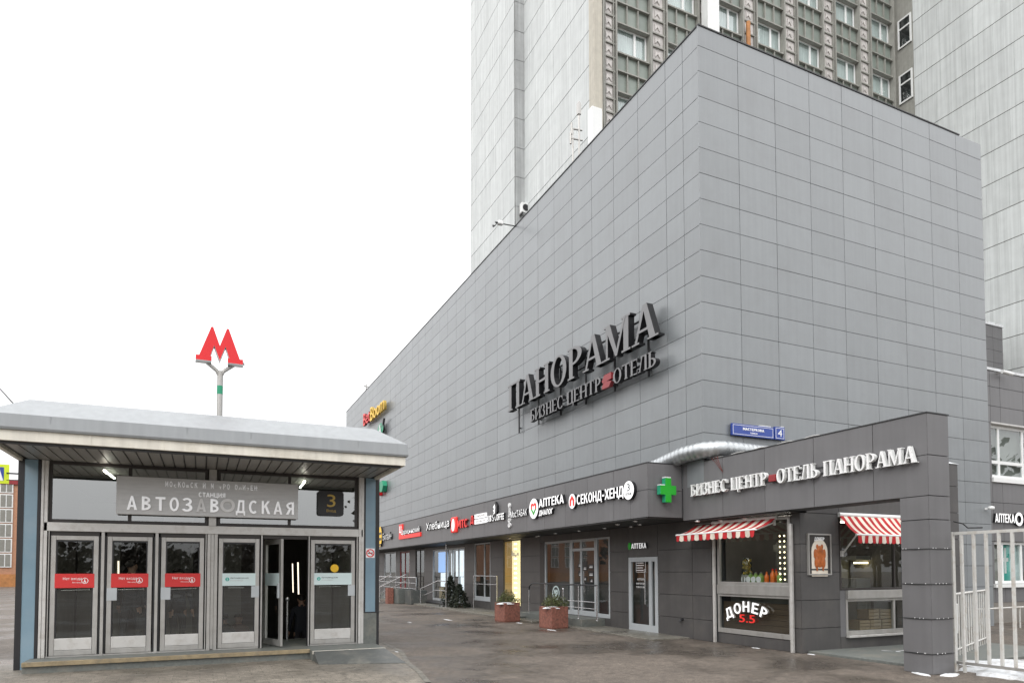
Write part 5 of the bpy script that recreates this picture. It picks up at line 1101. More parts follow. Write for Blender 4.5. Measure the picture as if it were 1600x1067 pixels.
t = MB(); t.box((c_.x-.09, 13.54, c_.z+.304), (c_.x+.09, 13.66, c_.z+.335)); t.box((c_.x-.24, 13.54, c_.z+.114), (c_.x-.095, 13.66, c_.z+.14)); t.build('snow_cap', M['snow'], o)
# far betting sign
x_ = 11.05
o = thing('betting_sign', 'red and yellow illuminated lettering high at the far end of the grey facade', 'sign', (x_, 50, 12))
bt_(o, 'Bet', 571, 666.5, 581.5, 648, .18, [M['lit_red'], M['red_dark']], x=x_, bold=.04); bt_(o, 'Boom', 582, 659, 604, 638, .18, [M['lit_yellow'], M['gold']], x=x_, bold=.05)
o = thing('green_leaf_sign', 'green sign half hidden by the pavilion roof below the red and yellow lettering', 'sign', (x_, 50, 10.6))
a = fx(597, 671, x_); t = MB(); t.prism(disc(.8, .42, 20), (x_, a.y, a.z), RYf, ZU, 0, .12, 0, 1); t.prism([(.3, .1), (.6, .1), (.85, .6), (.6, .5)], (x_, a.y, a.z), RYf, ZU, 0, .13, 1, 1); t.build('leaf_plate', [M['green'], M['black_letter']], o)
txt('A', (x_-.15, a.y+.35, a.z-.3), RYf, .7, .6, .02, M['white_letter'], 'lettering', o)
o = thing('red_green_box_sign', 'small red and green box sign low on the facade beside the pavilion corner', 'sign', (11.1, 44, 7))
a = fx(600.5, 760, 11.1); t = MB(); t.prism([(q[0]*1, q[1]) for q in disc(.55, .42, 6)], (11.17, a.y, a.z), RYf, ZU, 0, .3, 0, 0); t.build('green_box', M['green'], o)
t = MB(); t.box((10.9, a.y+.75, a.z-.5), (11.17, a.y+1.3, a.z+.3)); t.build('red_box', M['red_paint'], o)
# portico lettering
x_ = 11.195
o = thing('portico_name_sign', 'long row of white serif letters with a red square on the portico beam', 'sign', (x_, 10, 3.4))
xl_ = x_-.10
a = fx(1078.7, 775.5, xl_); b = fx(1198.5, 757, xl_); h = fx(1079.5, 757.5, xl_).z-a.z
t = MB(); serif(t, 'БИЗНЕС ЦЕНТР', (xl_, a.y, a.z), RYf, a.y-b.y, h, -.075, 0, 0, 1)
a2 = fx(1212.7, 755, xl_); b2 = fx(1431, 722.5, xl_)
serif(t, 'ОТЕЛЬ ПАНОРАМА', (xl_, a2.y, a.z), RYf, a2.y-b2.y, h*1.02, -.075, 0, 0, 1)
t.build('lettering', [M['white_letter'], M['white_pvc']], o)
c_ = fx(1200.5, 751, xl_); d_ = fx(1211, 740, xl_); t = MB(); t.box((xl_, d_.y, a.z+h*.2), (xl_+.075, c_.y, a.z+h*.72)); t.build('red_square', M['red_dark'], o, bevel=.01)
t = MB(); t.box((xl_+.077, b2.y+.1, a.z+h*.25), (x_+.004, a.y-.1, a.z+h*.31)); t.box((xl_+.077, b2.y+.1, a.z+h*.66), (x_+.004, a.y-.1, a.z+h*.72)); t.build('support_rail', M['cap'], o)
# street name plate and house number
ya = 12.83
def plate(name, label, pa, pb, lines):
    a = fy(pa[0], pa[1], ya); b = fy(pb[0], pb[1], ya)
    o = thing(name, label, 'sign', (a.x, ya, a.z)); w_, h_ = b.x-a.x, b.z-a.z
    t = MB(); t.box((a.x, ya, a.z), (b.x, ya+.06, b.z)); t.build('plate', M['blue_paint'], o, bevel=.006)
    t = MB(); e_ = .025
    for q in (((a.x+.03, a.z+.03), (b.x-.03, a.z+.04)), ((a.x+.03, b.z-.04), (b.x-.03, b.z-.03)), ((a.x+.03, a.z+.0405), (a.x+.04, b.z-.0405)), ((b.x-.04, a.z+.0405), (b.x-.03, b.z-.0405))): t.box((q[0][0], ya-.003, q[0][1]), (q[1][0], ya+.001, q[1][1]))
    t.build('border', M['white_letter'], o)
    for s, u0, u1, v0, v1 in lines: txt(s, (a.x+w_*u0, ya, a.z+h_*v0), RX, w_*(u1-u0), h_*(v1-v0), .004, M['white_letter'], 'lettering', o, .02)
    t = MB(); t.box((a.x+w_*.3, ya+.061, a.z+h_*.4), (a.x+w_*.4, BY0+.001, a.z+h_*.6)); t.box((a.x+w_*.6, ya+.061, a.z+h_*.4), (a.x+w_*.7, BY0+.001, a.z+h_*.6)); t.build('bracket', M['black'], o)
    t = MB(); t.box((a.x+w_*.65, ya+.004, b.z+.0), (a.x+w_*.93, ya+.055, b.z+.025)); t.build('snow_cap', M['snow'], o)
plate('street_name_sign', 'blue enamel street name plate on the grey corner facade', (1144, 679), (1209, 668), [('МАСТЕРКОВА', .25, .76, .5, .72), ('УЛИЦА', .42, .60, .25, .36)])
plate('house_number_sign', 'small blue house number plate with a white four', (1211, 686), (1226, 668), [('4', .3, .72, .25, .78)])
# wing pharmacy sign
a = fy(1551, 818, WY); b = fy(1582, 818, WY)
o = thing('wing_pharmacy_sign', 'white pharmacy letters and ring on the low wing behind the fence', 'sign', (a.x, WY, a.z))
txt('АПТЕКА', (a.x, WY-.0, 3.28), RX, b.x-a.x-.02, .30, .08, [M['lit_white'], M['black_letter']], 'lettering', o, .03)
t = MB(); t.ring(disc(.23, n=24), disc(.13, n=24), (b.x+.24, WY, 3.42), RX, ZU, 0, .08, 0, 1, True); t.build('emblem', [M['lit_white'], M['black_letter']], o)
txt('ДИАЛОГ', (b.x+.55, WY, 3.28), RX, 1.1, .30, .08, [M['lit_white'], M['black_letter']], 'lettering', o, .03)
# ================================================================ AWNINGS, POSTER, DONER LETTERING
def awning(name, label, P0, along, out, L_, reach, drop, val, n, loc, low=True):
    # P0 = upper corner at the wall; along = unit along the wall; out = unit away from the wall
    o = thing(name, label, 'awning', loc, 'striped awnings of the doner kiosk')
    P0 = Vector(P0); A = Vector(along); O = Vector(out)
    f = MB(); v = MB(); K = 6
    for i in range(n):
        a0 = L_*i/n; a1 = L_*(i+1)/n; m = i % 2
        for k in range(K):
            s0, s1 = k/K, (k+1)/K; sag = lambda s: -(.045+.012*sin(i*.9))*sin(pi*s)
            p = [P0+A*a0+O*reach*s0+ZU*(-drop*s0+sag(s0)), P0+A*a1+O*reach*s0+ZU*(-drop*s0+sag(s0)), P0+A*a1+O*reach*s1+ZU*(-drop*s1+sag(s1)), P0+A*a0+O*reach*s1+ZU*(-drop*s1+sag(s1))]
            f.add(p + [q-ZU*.006 for q in p], [(0, 1, 2, 3), (7, 6, 5, 4), (0, 4, 5, 1), (2, 6, 7, 3), (1, 5, 6, 2), (3, 7, 4, 0)], m, False)
        q0 = P0+A*a0+O*(reach+.03)-ZU*(drop+.03); q1 = P0+A*a1+O*(reach+.03)-ZU*(drop+.03); vs = []
        for k in range(5):
            t = k/4; b_ = q0.lerp(q1, t); sw = O*.018*sin(i*1.7+t*2.2); vs += [b_, b_+sw-ZU*(val-.03*abs(2*t-1)**2)]
        vs2 = [x+O*.006 for x in vs]
        v.add(vs+vs2, [(2*k, 2*k+1, 2*k+3, 2*k+2) for k in range(4)] + [(10+2*k, 12+2*k, 13+2*k, 11+2*k) for k in range(4)] + [(2*k+1, 11+2*k, 13+2*k, 2*k+3) for k in range(4)], m)
    f.build('canopy', [M['red'], M['white_fabric']], o); v.build('valance', [M['red'], M['white_fabric']], o)
    b_ = MB(); b_.tube([P0+O*(reach+.012)-ZU*(drop+.012)-A*.03, P0+A*(L_+.03)+O*(reach+.012)-ZU*(drop+.012)], .024, 0, 10); b_.build('front_bar', M['white_pvc'], o)
    b_ = MB(); b_.tube([P0-O*.03+ZU*.02, P0+A*L_-O*.03+ZU*.02], .05, 0, 12); b_.build('roller', M['white_pvc'], o)
    for s in (0.02, L_-.02):
        b_ = MB(); b_.tube([P0+A*s+O*(reach-.02)-ZU*(drop+.02), P0+A*s+O*.03-ZU*((drop+.42) if low else .10)], .018, 0, 8); b_.obox(P0+A*s+O*.0-ZU*((drop+.47) if low else .16)-A*.025, A, ZU, .05, .12, .04); b_.build('arm', M['alu_light'], o)
    return o
yr = fx(1212, 809, AX-.06).y; fr_ = fy(1180.5, 826, yr); yl = fx(1058.5, 837, fr_.x).y
wtop = fx(1212, 809, AX-.06)
awning('striped_awning', 'red and white striped awning over the serving window, left of the chicken poster', (wtop.x, yl, wtop.z), (0, -1, 0), (-1, 0, 0), yl-yr, wtop.x-fr_.x, wtop.z-fr_.z, .15, 19, (AX, (yl+yr)/2, wtop.z), False)
p0 = fy(1312, 805, AY-.05); fr2 = fx(1338.5, 834, p0.x)
awning('striped_awning', 'red and white striped awning half hidden behind the portico column', (p0.x, p0.y, p0.z), (1, 0, 0), (0, -1, 0), ex1-p0.x-.1, p0.y-fr2.y, p0.z-fr2.z, .17, 21, (p0.x, AY, p0.z))
a = fy(1263, 898, AY-.03); b = fy(1297.5, 834, AY-.03)
o = thing('chicken_poster', 'framed poster of a roast chicken on the dark wall between the two awnings', 'poster', (a.x, AY-.03, a.z)); w_, h_ = b.x-a.x, b.z-a.z
t = MB(); t.box((a.x, AY-.05, a.z), (a.x+.03, AY-.002, b.z)); t.box((b.x-.03, AY-.05, a.z), (b.x, AY-.002, b.z)); t.box((a.x+.03, AY-.049, a.z), (b.x-.03, AY-.002, a.z+.03)); t.box((a.x+.03, AY-.049, b.z-.03), (b.x-.03, AY-.002, b.z)); t.build('frame', M['alu'], o)
t = MB(); t.box((a.x+.03, AY-.03, a.z+.03), (b.x-.03, AY-.005, b.z-.03)); t.build('backing', M['dark_frame'], o)
Pp = (a.x+w_/2, AY-.031, a.z+h_*.44); t = MB(); t.prism([(-.24, -.42), (.24, -.42), (.24, .12)] + [(.24*cos(k*pi/10), .12+.26*sin(k*pi/10)) for k in range(1, 10)] + [(-.24, .12)], Pp, RX, ZU, 0, .002); t.build('arch', M['white_fabric'], o)
t = MB(); ball(t, (Pp[0], Pp[1]-.005, Pp[2]-.03), (.13, .02, .2)); ball(t, (Pp[0], Pp[1]-.008, Pp[2]+.12), (.10, .018, .12))
for s_ in (-1, 1):
    ball(t, (Pp[0]+s_*.10, Pp[1]-.012, Pp[2]-.12), (.065, .018, .12)); ball(t, (Pp[0]+s_*.13, Pp[1]-.008, Pp[2]+.06), (.05, .015, .11)); ball(t, (Pp[0]+s_*.09, Pp[1]-.012, Pp[2]-.25), (.025, .012, .06)); ball(t, (Pp[0]+s_*.07, Pp[1]-.008, Pp[2]+.22), (.035, .012, .05))
t.build('chicken_picture', M['roast'], o)
txt('ДОНЕР', (a.x+w_*.28, AY-.031, b.z-.15), RX, w_*.44, .075, .003, M['white_letter'], 'lettering', o, .04)
t = MB(); t.box((a.x+.09, AY-.034, a.z+.1), (b.x-.1, AY-.031, a.z+.135)); t.build('caption_strip', M['dark_text'], o)
xd = AX-.035
o = thing('doner_lettering', 'white arched doner lettering over a red number in the low display window', 'sign', (xd, (by0+by1)/2, zw0+.2))
for ch, px, py, an_ in (('Д', 1135.5, 964, 22), ('О', 1148.5, 957.5, 9), ('Н', 1162, 955, 0), ('Е', 1176, 958, -9), ('Р', 1189.5, 965, -20)):
    a = fx(px, py, xd); wd = fx(px, py, xd).y - fx(px+13, py, xd).y
    q = txt(ch, (xd, a.y, a.z), RYf, wd*.96, .245, .05, [M['lit_white'], M['alu']], 'letter', o, .05)
    c_ = Vector((xd, a.y-wd/2, a.z+.11)) - o.location
    q.data.transform(Matrix.Translation(c_) @ Matrix.Rotation(radians(an_)*-1, 4, 'X') @ Matrix.Translation(-c_))
a = fx(1156, 971, xd); b = fx(1180, 972, xd)
txt('5.5', (xd, a.y, a.z), RYf, a.y-b.y, .18, .02, M['lit_red'], 'number', o, .03)
# ================================================================ THINGS ON THE COUNTERS
cz_ = zs1+.03
ct = thing('kitchen_counter', 'steel kitchen counter behind the serving window', 'counter', (AX+.4, (by0+by1)/2, .2))
t = MB(); t.box((AX+.13, by0+.05, cz_-.06), (AX+.75, by1-.05, cz_)); t.build('top', M['steel'], ct); t = MB(); t.box((AX+.3, by0+.1, .21), (AX+.7, by1-.1, cz_-.063)); t.build('cabinet', M['interior_mid'], ct)
def bottle(name, label, cat, px, h, r, m, cap, group, x=AX+.3, lab=False):
    yv = fx(px, 900, x).y; o = thing(name, label, cat, (x, yv, cz_), group)
    t = MB(); t.lathe([(r, 0), (r, h*.62), (r*.45, h*.8), (r*.4, h*.9)], (x, yv, cz_), 0, 12); t.build('body', m, o)
    t = MB(); t.lathe([(r*.5, h*.9), (r*.2, h)], (x, yv, cz_), 0, 10); t.build('cap', cap, o)
    if lab: t = MB(); t.prism(disc(r*.95, n=18), (x-r-.004, yv, cz_+h*.34), RYf, ZU, 0, .004); t.build('label', M['white_letter'], o)
for px, lb in ((1165.5, 'sauce jar with a round white label, leftmost of four on the counter'), (1173, 'sauce jar with a round white label, second from the left of four'), (1181, 'sauce jar with a round white label, third from the left of four'), (1189, 'sauce jar with a round white label, rightmost of four on the counter')):
    bottle('sauce_jar', lb, 'jar', px, .26, .075, M['lime'], M['interior_mid'], 'sauce jars on the doner counter', lab=True)
bottle('sauce_bottle', 'short orange sauce bottle right of the labelled jars', 'bottle', 1198, .27, .055, M['orange'], M['orange'], 'sauce bottles on the doner counter')
bottle('sauce_bottle', 'tall bright orange sauce bottle in the middle of the counter', 'bottle', 1207.5, .34, .06, M['orange'], M['red_paint'], 'sauce bottles on the doner counter')
bottle('sauce_bottle', 'red-capped orange sauce bottle beside the tallest one', 'bottle', 1213, .33, .05, M['orange'], M['red_paint'], 'sauce bottles on the doner counter', x=AX+.42)
bottle('sauce_bottle', 'pale green sauce bottle at the right end of the row', 'bottle', 1218, .27, .06, M['lime'], M['white_letter'], 'sauce bottles on the doner counter')
xj = AX+.34; yj = fx(1167, 880, xj).y
o = thing('pepper_jar', 'tall glass jar of yellow pickled peppers on the counter', 'jar', (xj, yj, cz_+.22))
t = MB(); t.lathe([(.12, 0), (.125, .3), (.08, .4)], (xj, yj, cz_+.20), 0, 16); t.build('glass', G['shop'], o)
t = MB(); rnd = random.Random(3)
for k in range(60): a_ = rnd.uniform(0, 2*pi); r_ = .10*math.sqrt(rnd.random()); zz = cz_+.22+rnd.random()*.32; t.lathe([(.006, -.03), (.024, -.01), (.02, .02), (.004, .04)], (xj+r_*cos(a_), yj+r_*sin(a_), zz), 0, 6)
t.build('peppers', M['mustard'], o)
t = MB(); t.lathe([(.13, 0), (.13, .19)], (xj, yj, cz_+.005), 0, 14); t.build('stand', M['interior_mid'], o)
for nm, px, lb in (('light_string', 1219.5, 'vertical string of small white lights, left of the two at the serving window'), ('light_string', 1226.5, 'vertical string of small white lights, right of the two at the serving window')):
    o = thing(nm, lb, 'lights', (AX+.1, fx(px, 880, AX+.1).y, 1.4), 'light strings in the serving window'); yv = o.location.y
    t = MB(); t.tube([(AX+.1, yv, cz_), (AX+.1, yv, 2.4)], .004, 0, 5); t.build('wire', M['cable'], o)
    for k in range(9): t = MB(); t.lathe([(.004, -.022), (.02, 0), (.004, .022)], (AX+.09, yv, cz_+.1+k*.12), 0, 8); t.build('bulb', M['bulb'], o)
t = MB(); t.box((AX+1.5, by0+.02, .9), (AX+1.54, by0+.75, 2.5), 0); t.box((AX+1.45, by1-.75, .2), (AX+1.55, by1-.45, 2.4), 1)
for i in range(3):
    for j in range(3): t.box((AX+1.49, by0+.06+i*.23, 1.75+j*.24), (AX+1.4995, by0+.25+i*.23, 1.95+j*.24), 2 if (i+j) % 2 else 3)
t.box((AX+.9, by0+.9, 2.15), (AX+.96, by1-.9, 2.3), 1); t.build('menu_wall', [M['wood'], M['interior_mid'], M['roast'], M['red_dark']], bld)
t = MB(); t.box((AX+.5, by0+.3, 2.86), (AX+.56, by1-.5, 2.9)); t.box((12.9, AY+.9, 2.84), (14.4, AY+.96, 2.88)); t.build('added_kitchen_light', M['lamp'], bld)  # glowing strips added under the ceiling to brighten the kitchen
# kitchen behind the second counter
xa = fy(1360, 874, AY+1.0)
o = thing('grill_oven', 'steel grill with a warm glowing lamp in the end kitchen window', 'oven', (xa.x, AY+1.2, .2))
t = MB(); t.box((xa.x-.5, AY+1.0, .21), (xa.x+.7, AY+1.7, 1.5)); t.box((xa.x-.5, AY+1.0, 1.95), (xa.x+.7, AY+1.7, 2.05)); t.box((xa.x-.5, AY+1.6, 1.5), (xa.x+.7, AY+1.7, 1.95)); t.build('body', M['interior_mid'], o)
t = MB(); t.box((xa.x-.35, AY+1.05, 1.86), (xa.x+.4, AY+1.2, 1.9)); t.build('heat_lamp', M['bulb'], o)
ck = 0
for px, py, wd in ((1352, 985, .34), (1369, 985, .36), (1387, 985, .36), (1366, 969.5, .34), (1384, 969.5, .36)):
    yv = AY+.3; a = fy(px, py, yv); ck += 1
    zb_ = .335 if py > 975 else .335+.235
    lab = ['bottom left wooden crate behind the low kitchen window', 'bottom middle wooden crate behind the low kitchen window', 'bottom right wooden crate behind the low kitchen window', 'upper left wooden crate of the stack in the low kitchen window', 'upper right wooden crate of the stack in the low kitchen window'][ck-1]
    o = thing('wooden_crate', lab, 'crate', (a.x, yv, zb_), 'crates stacked in the low kitchen window')
    t = MB()
    for k in range(3): t.box((a.x-wd/2, yv, zb_+k*.075), (a.x+wd/2, yv+.015, zb_+k*.075+.062)); t.box((a.x-wd/2, yv+.3, zb_+k*.075), (a.x+wd/2, yv+.315, zb_+k*.075+.062))
    for sx_ in (-wd/2, wd/2-.015): t.box((a.x+sx_, yv+.016, zb_), (a.x+sx_+.015, yv+.299, zb_+.21))
    t.box((a.x-wd/2+.016, yv+.016, zb_), (a.x+wd/2-.016, yv+.299, zb_+.012)); t.build('slats', M['carton'], o)
shelf = MB(); shelf.box((cx0+.1, AY+.25, .21), (ex1-.2, AY+.75, .33)); tag(shelf.build('crate_shelf', M['interior_mid'], None, loc=((cx0+ex1)/2, AY+.4, .21)), 'low grey shelf under the stacked wooden crates', 'shelf')

# ================================================================ DUCT, CABLES, CAMERAS
o = thing('ventilation_duct', 'shiny corrugated ventilation duct lying on the portico roof along the corner', 'duct', (11, 13, 4.4))
path = [(10.95, 14.75, 4.40), (10.97, 14.1, 4.50), (10.99, 13.4, 4.60), (11.08, 12.85, 4.63), (11.35, 12.55, 4.63), (11.8, 12.5, 4.62), (12.6, 12.5, 4.60), (13.8, 12.5, 4.60), (15, 12.5, 4.60)]
pts = []; 
for i in range(len(path)-1):
    a, b = Vector(path[i]), Vector(path[i+1]); n_ = max(2, int((b-a).length/.035))
    for k in range(n_): pts.append(a.lerp(b, k/n_))
rs = [.19+(.016 if (i//2) % 2 else 0) for i in range(len(pts))]
t = MB(); t.tube(pts, rs, 0, 18); t.build('pipe', M['galv'], o)
t = MB(); t.box((10.85, 14.0, 4.384), (11.12, 14.08, 4.41)); t.box((12.9, 12.3, 4.305), (12.98, 12.7, 4.45)); t.build('bracket', M['alu'], o)
a = fx(1124, 716, 11.17)
o = thing('red_cable_bundle', 'loose reddish cables spilling over the portico edge', 'cables', (11.17, a.y, a.z))
t = MB()
for dy, dz in ((.0, .0), (.1, .0), (.22, .02)): t.tube([(11.32, a.y+.1+dy, PT+.035), (11.17, a.y+.08+dy*.9, PT+.03), (11.15, a.y+dy*.5, PT-.1), (11.16, a.y-.08+dy*.2, PT-.28), (11.18, a.y-.10, PT-.36)], .006, 0, 6)
t.build('cables', M['redcable'], o)
o = thing('portico_cable', 'thin grey cable running loose along the top edge of the portico', 'cable', (11.2, 9.5, PT))
t = MB(); t.tube([(11.24, PY0+2.2+k*.1, PT+.03+.012*sin(k*.9)) for k in range(36)], .010, 0, 6); t.build('cable', M['alu_light'], o)
a = fx(806, 353.5, BX); b = fy(774, 349, a.y)
o = thing('surveillance_camera', 'pale surveillance camera on a dark boom sticking out from the roof edge', 'camera', (a.x, a.y, a.z))
t = MB(); t.tube([(a.x+.1, a.y, a.z), (b.x+.3, a.y, b.z+.04)], .022, 0, 8); t.build('boom', M['black'], o)
t = MB(); t.box((b.x+.1, a.y-.09, b.z-.02), (b.x+.32, a.y+.09, b.z+.13)); t.build('housing', M['white_pvc'], o, bevel=.03)
t = MB(); t.tube([(b.x+.1, a.y, b.z+.05), (b.x+.0, a.y, b.z+.04)], .035, 0, 10); t.tube([(b.x+.08, a.y, b.z+.02), (b.x-.02, a.y, b.z-.1), (b.x-.10, a.y, b.z-.13)], [.015, .02, .05], 0, 10); t.build('lens', M['cap'], o)
a = fx(905, 246, BX+.5)
o = thing('roof_antenna', 'slim antenna mast with short cross bars standing on the roof edge', 'antenna', (a.x, a.y, BT+.03))
at = fy(905, 160, a.y).z; t = MB(); t.tube([(a.x, a.y, BT-.05), (a.x, a.y, at)], .035, 0, 8)
t.tube([(a.x-.25, a.y, BT+.3), (a.x-.25, a.y, fy(905, 205, a.y).z)], .03, 0, 8); t.build('mast', M['alu'], o)
t = MB(); zc = fy(905, 205, a.y).z
for dz, l_ in ((0, .3), (-.35, .34)): t.tube([(a.x-l_, a.y, zc+dz), (a.x+l_*.4, a.y, zc+dz+.05)], .03, 0, 6); t.tube([(a.x-l_, a.y, zc+dz-.2), (a.x-l_, a.y, zc+dz+.2)], .035, 0, 6)
t.box((a.x-.06, a.y-.06, at-.45), (a.x+.06, a.y+.06, at-.05)); t.build('cross_bar', M['alu'], o)
a = fx(572, 612, BX+.3)
o = thing('far_roof_antenna', 'tiny antenna at the far end of the grey roof edge', 'antenna', (a.x, a.y, BT+.03)); at = fy(572, 600, a.y).z
t = MB(); t.tube([(a.x, a.y, BT-.05), (a.x, a.y, at)], .05, 0, 6); t.tube([(a.x+.35, a.y, BT-.05), (a.x+.35, a.y, at-.15)], .05, 0, 6); t.tube([(a.x-.2, a.y, at-.15), (a.x+.5, a.y, at-.3)], .04, 0, 6); t.build('mast', M['alu'], o)
a = fy(812, 325, 35.7)
o = thing('air_conditioner', 'outdoor air conditioner unit on the shaded tower return wall', 'air conditioner', (a.x, 36, a.z))
t = MB(); t.box((a.x+.1, 35.6, a.z-.25), (a.x+.62, 35.95, a.z+.35)); t.build('case', M['white_pvc'], o, bevel=.03); t = MB(); t.prism(disc(.2, n=20), (a.x+.36, 35.595, a.z+.05), RX, ZU, 0, .02); t.build('fan_grille', M['black'], o)
t = MB(); t.box((a.x+.15, 35.6, a.z-.33), (a.x+.2, 36.03, a.z-.252)); t.box((a.x+.5, 35.6, a.z-.33), (a.x+.55, 36.03, a.z-.252)); t.build('bracket', M['cap'], o)
# wall camera on the annex corner + light chain along the column joints
a = fy(1546, 794, 12.8)
o = thing('wall_lamp', 'small white wall lamp on the grey wall above the fence', 'lamp', (a.x, 12.88, a.z)); t = MB(); t.lathe([(.03, -.05), (.09, -.03), (.09, .05), (.03, .07)], (a.x, 12.75, a.z), 0, 12); t.box((a.x-.03, 12.8, a.z-.03), (a.x+.03, 12.925, a.z+.03)); t.build('lamp_body', M['white_pvc'], o)
a = fy(1572, 582, WY-.2)
o = thing('wing_floodlight', 'white tubular floodlight below the snowy edge of the low wing', 'lamp', (a.x, WY-.1, a.z)); t = MB(); t.tube([(a.x-.25, WY-.22, a.z), (a.x+.3, WY-.22, a.z-.03)], .06, 0, 10); t.build('lamp_body', M['white_pvc'], o); t = MB(); t.box((a.x-.2, WY-.2, a.z-.02), (a.x-.15, WY+.02, a.z+.02)); t.build('bracket', M['alu'], o)
for zz, lb in ((2.06, 'small light chain on the column joint at head height'), (1.46, 'small light chain on the column joint at waist height'), (.87, 'small light chain on the column joint at knee height'), (.28, 'small light chain on the lowest column joint')):
    o = thing('light_chain', lb, 'lights', (PX0, PY0, zz), 'light chains round the portico column')
    t = MB(); t.tube([(PX0-.008, PY0+.5, zz), (PX0-.012, PY0+.25, zz-.006), (PX0-.01, PY0-.01, zz), (PX0+.25, PY0-.012, zz-.004), (PX1, PY0-.008, zz+.002)], .006, 0, 6); t.build('wire', M['cable'], o)
    rnd = random.Random(int(zz*100))
    for k in range(7):
        t_ = rnd.uniform(.05, .48); t = MB(); t.lathe([(.003, -.008), (.007, 0), (.003, .008)], ((PX0-.018, PY0+t_, zz+.01) if k % 2 else (PX0+t_, PY0-.018, zz+.01)), 0, 6); t.build('bulb', M['white_letter'], o)
o = thing('wall_spigot', 'small black outlet with a stain on the dark wall by the kiosk post', 'outlet', (WX, fx(1067, 967, WX).y, .5)); a = fx(1067, 967, WX)
t = MB(); t.tube([(WX+.01, a.y, a.z), (WX-.07, a.y, a.z-.01), (WX-.1, a.y, a.z-.06)], .035, 0, 10); t.build('outlet', M['black'], o)
# black cable from the annex to the fence
o = thing('hanging_cable', 'black cable sagging from the annex corner over the fence', 'cable', (12, 8, 2.5)); a = fx(1490, 817, 12.0); b = fx(1535, 824, 12.0)
t = MB(); t.tube([(12.0, a.y, a.z+.03), (12.0, (a.y*2+b.y)/3, a.z-.02), (12.0, (a.y+b.y)/2, b.z+.01), (12.0, b.y, b.z)], .012, 0, 6); t.build('cable', M['cable'], o)

# ================================================================ RAILINGS, PLANTERS, SHRUBS
def rail_thing(name, label, loc, lines, posts, r=.02, mats='steel'):
    o = thing(name, label, 'railing', loc, 'railings along the shopfronts')
    for i, l_ in enumerate(lines): t = MB(); t.tube(l_, r if i == 0 else r*.6, 0, 8); t.build('handrail' if i == 0 else 'bar', M['black'] if (mats == 'black' and i == 0) else M['steel'], o)
    for a, b in posts: t = MB(); t.tube([a, b], r*1.05, 0, 10); t.lathe([(.045, 0), (.045, .012)], a, 0, 12); t.build('post', M['steel'], o)
    return o
xr_ = 10.72
yA = fx(826.5, 940, xr_).y; yB = fx(933, 940, xr_).y; yC = fx(880, 940, xr_).y; yM = fx(904, 940, xr_).y
zt_ = fx(880, 912.5, xr_).z
rail_thing('entrance_railing', 'curved black-topped railing in front of the double shop entrance', (xr_, (yA+yB)/2, GZ), [[(xr_, yA, zt_-.24), (xr_, yA-.05, zt_-.1), (xr_, yA-.25, zt_-.01), (xr_, yA-.4, zt_), (xr_, yB, zt_)], [(xr_, yC-.3, .55), (xr_, yB, .55)], [(xr_, yC-.3, .75), (xr_, yB, .75)]], [((xr_, yA, .0), (xr_, yA, zt_-.24)), ((xr_, yB, .21), (xr_, yB, zt_)), ((xr_, yM, .21), (xr_, yM, zt_)), ((xr_, (yA+yC)/2, .21), (xr_, (yA+yC)/2, zt_))], .024, 'black')
o = thing('low_bollard_post', 'short chrome handrail post with a round top before the entrance', 'post', (10.5, fx(880, 950, 10.5).y, GZ)); a = fx(880, 920, 10.5); t = MB(); t.tube([(10.5, a.y, GZ), (10.5, a.y, a.z)], .025, 0, 10); t.lathe([(.02, -.03), (.04, 0), (.02, .035)], (10.5, a.y, a.z), 0, 12); t.build('post', M['steel'], o)
xr_ = 11.1; y0 = fx(740, 905, xr_).y; y1 = fx(776, 905, xr_).y; zt_ = fx(758, 899.5, xr_).z
rail_thing('window_railing', 'thin steel railing in front of the warm shop window', (xr_, y0, GZ), [[(xr_, y0+.0, zt_), (xr_, y1, zt_)], [(xr_, y0, zt_-.35), (xr_, y1, zt_-.35)]], [((xr_, y0, 0), (xr_, y0, zt_)), ((xr_, y1, 0), (xr_, y1, zt_))], .022)
xr_ = 10.35; yp_ = fx(697, 950, xr_).y; zt_ = 1.12
y2 = fx(680, 915, xr_).y
rail_thing('step_railing', 'steel stair railing with a tall post before the bright shop entrance', (xr_, yp_, GZ), [[(xr_, yp_, zt_+.1), (xr_, yp_+1.2, zt_+.1), (xr_, yp_+4.0, zt_-.35)], [(xr_, yp_, zt_-.35), (xr_, yp_+1.5, zt_-.35), (xr_, yp_+4.0, zt_-.75)]], [((xr_, yp_, GZ), (xr_, yp_, 2.95)), ((xr_, yp_+4, GZ), (xr_, yp_+4, zt_-.35))], .026)
xr_ = 10.3; ya_ = fx(650, 925, xr_).y; yb_ = fx(593, 925, xr_).y
zt_ = 1.35
ln = [[(xr_, ya_, zt_), (xr_, yb_+2, zt_)]]; ps = []
for k in range(7): yv = ya_+(yb_-ya_)*k/6; ps.append(((xr_, yv, .1), (xr_, yv, zt_)))
ln += [[(xr_, ya_, zt_-.3), (xr_, yb_+2, zt_-.3)], [(xr_, ya_, zt_-.6), (xr_, yb_+2, zt_-.6)]]
rail_thing('landing_railing', 'long steel landing railing by the farthest shops', (xr_, ya_, GZ), ln, ps, .03)
for k, lb in enumerate(('sloping steel stair handrail, nearer of the two at the far landing', 'sloping steel stair handrail, farther of the two at the far landing')):
    yv = fx((634, 612)[k], 905, 10.3).y
    rail_thing('stair_handrail', lb, (9.6, yv, GZ), [[(10.25, yv-.2, 1.5), (9.5, yv+2.6, .75)], [(10.25, yv-.2, 1.15), (9.5, yv+2.6, .4)]], [((9.5, yv+2.6, GZ), (9.5, yv+2.6, .75))], .035)
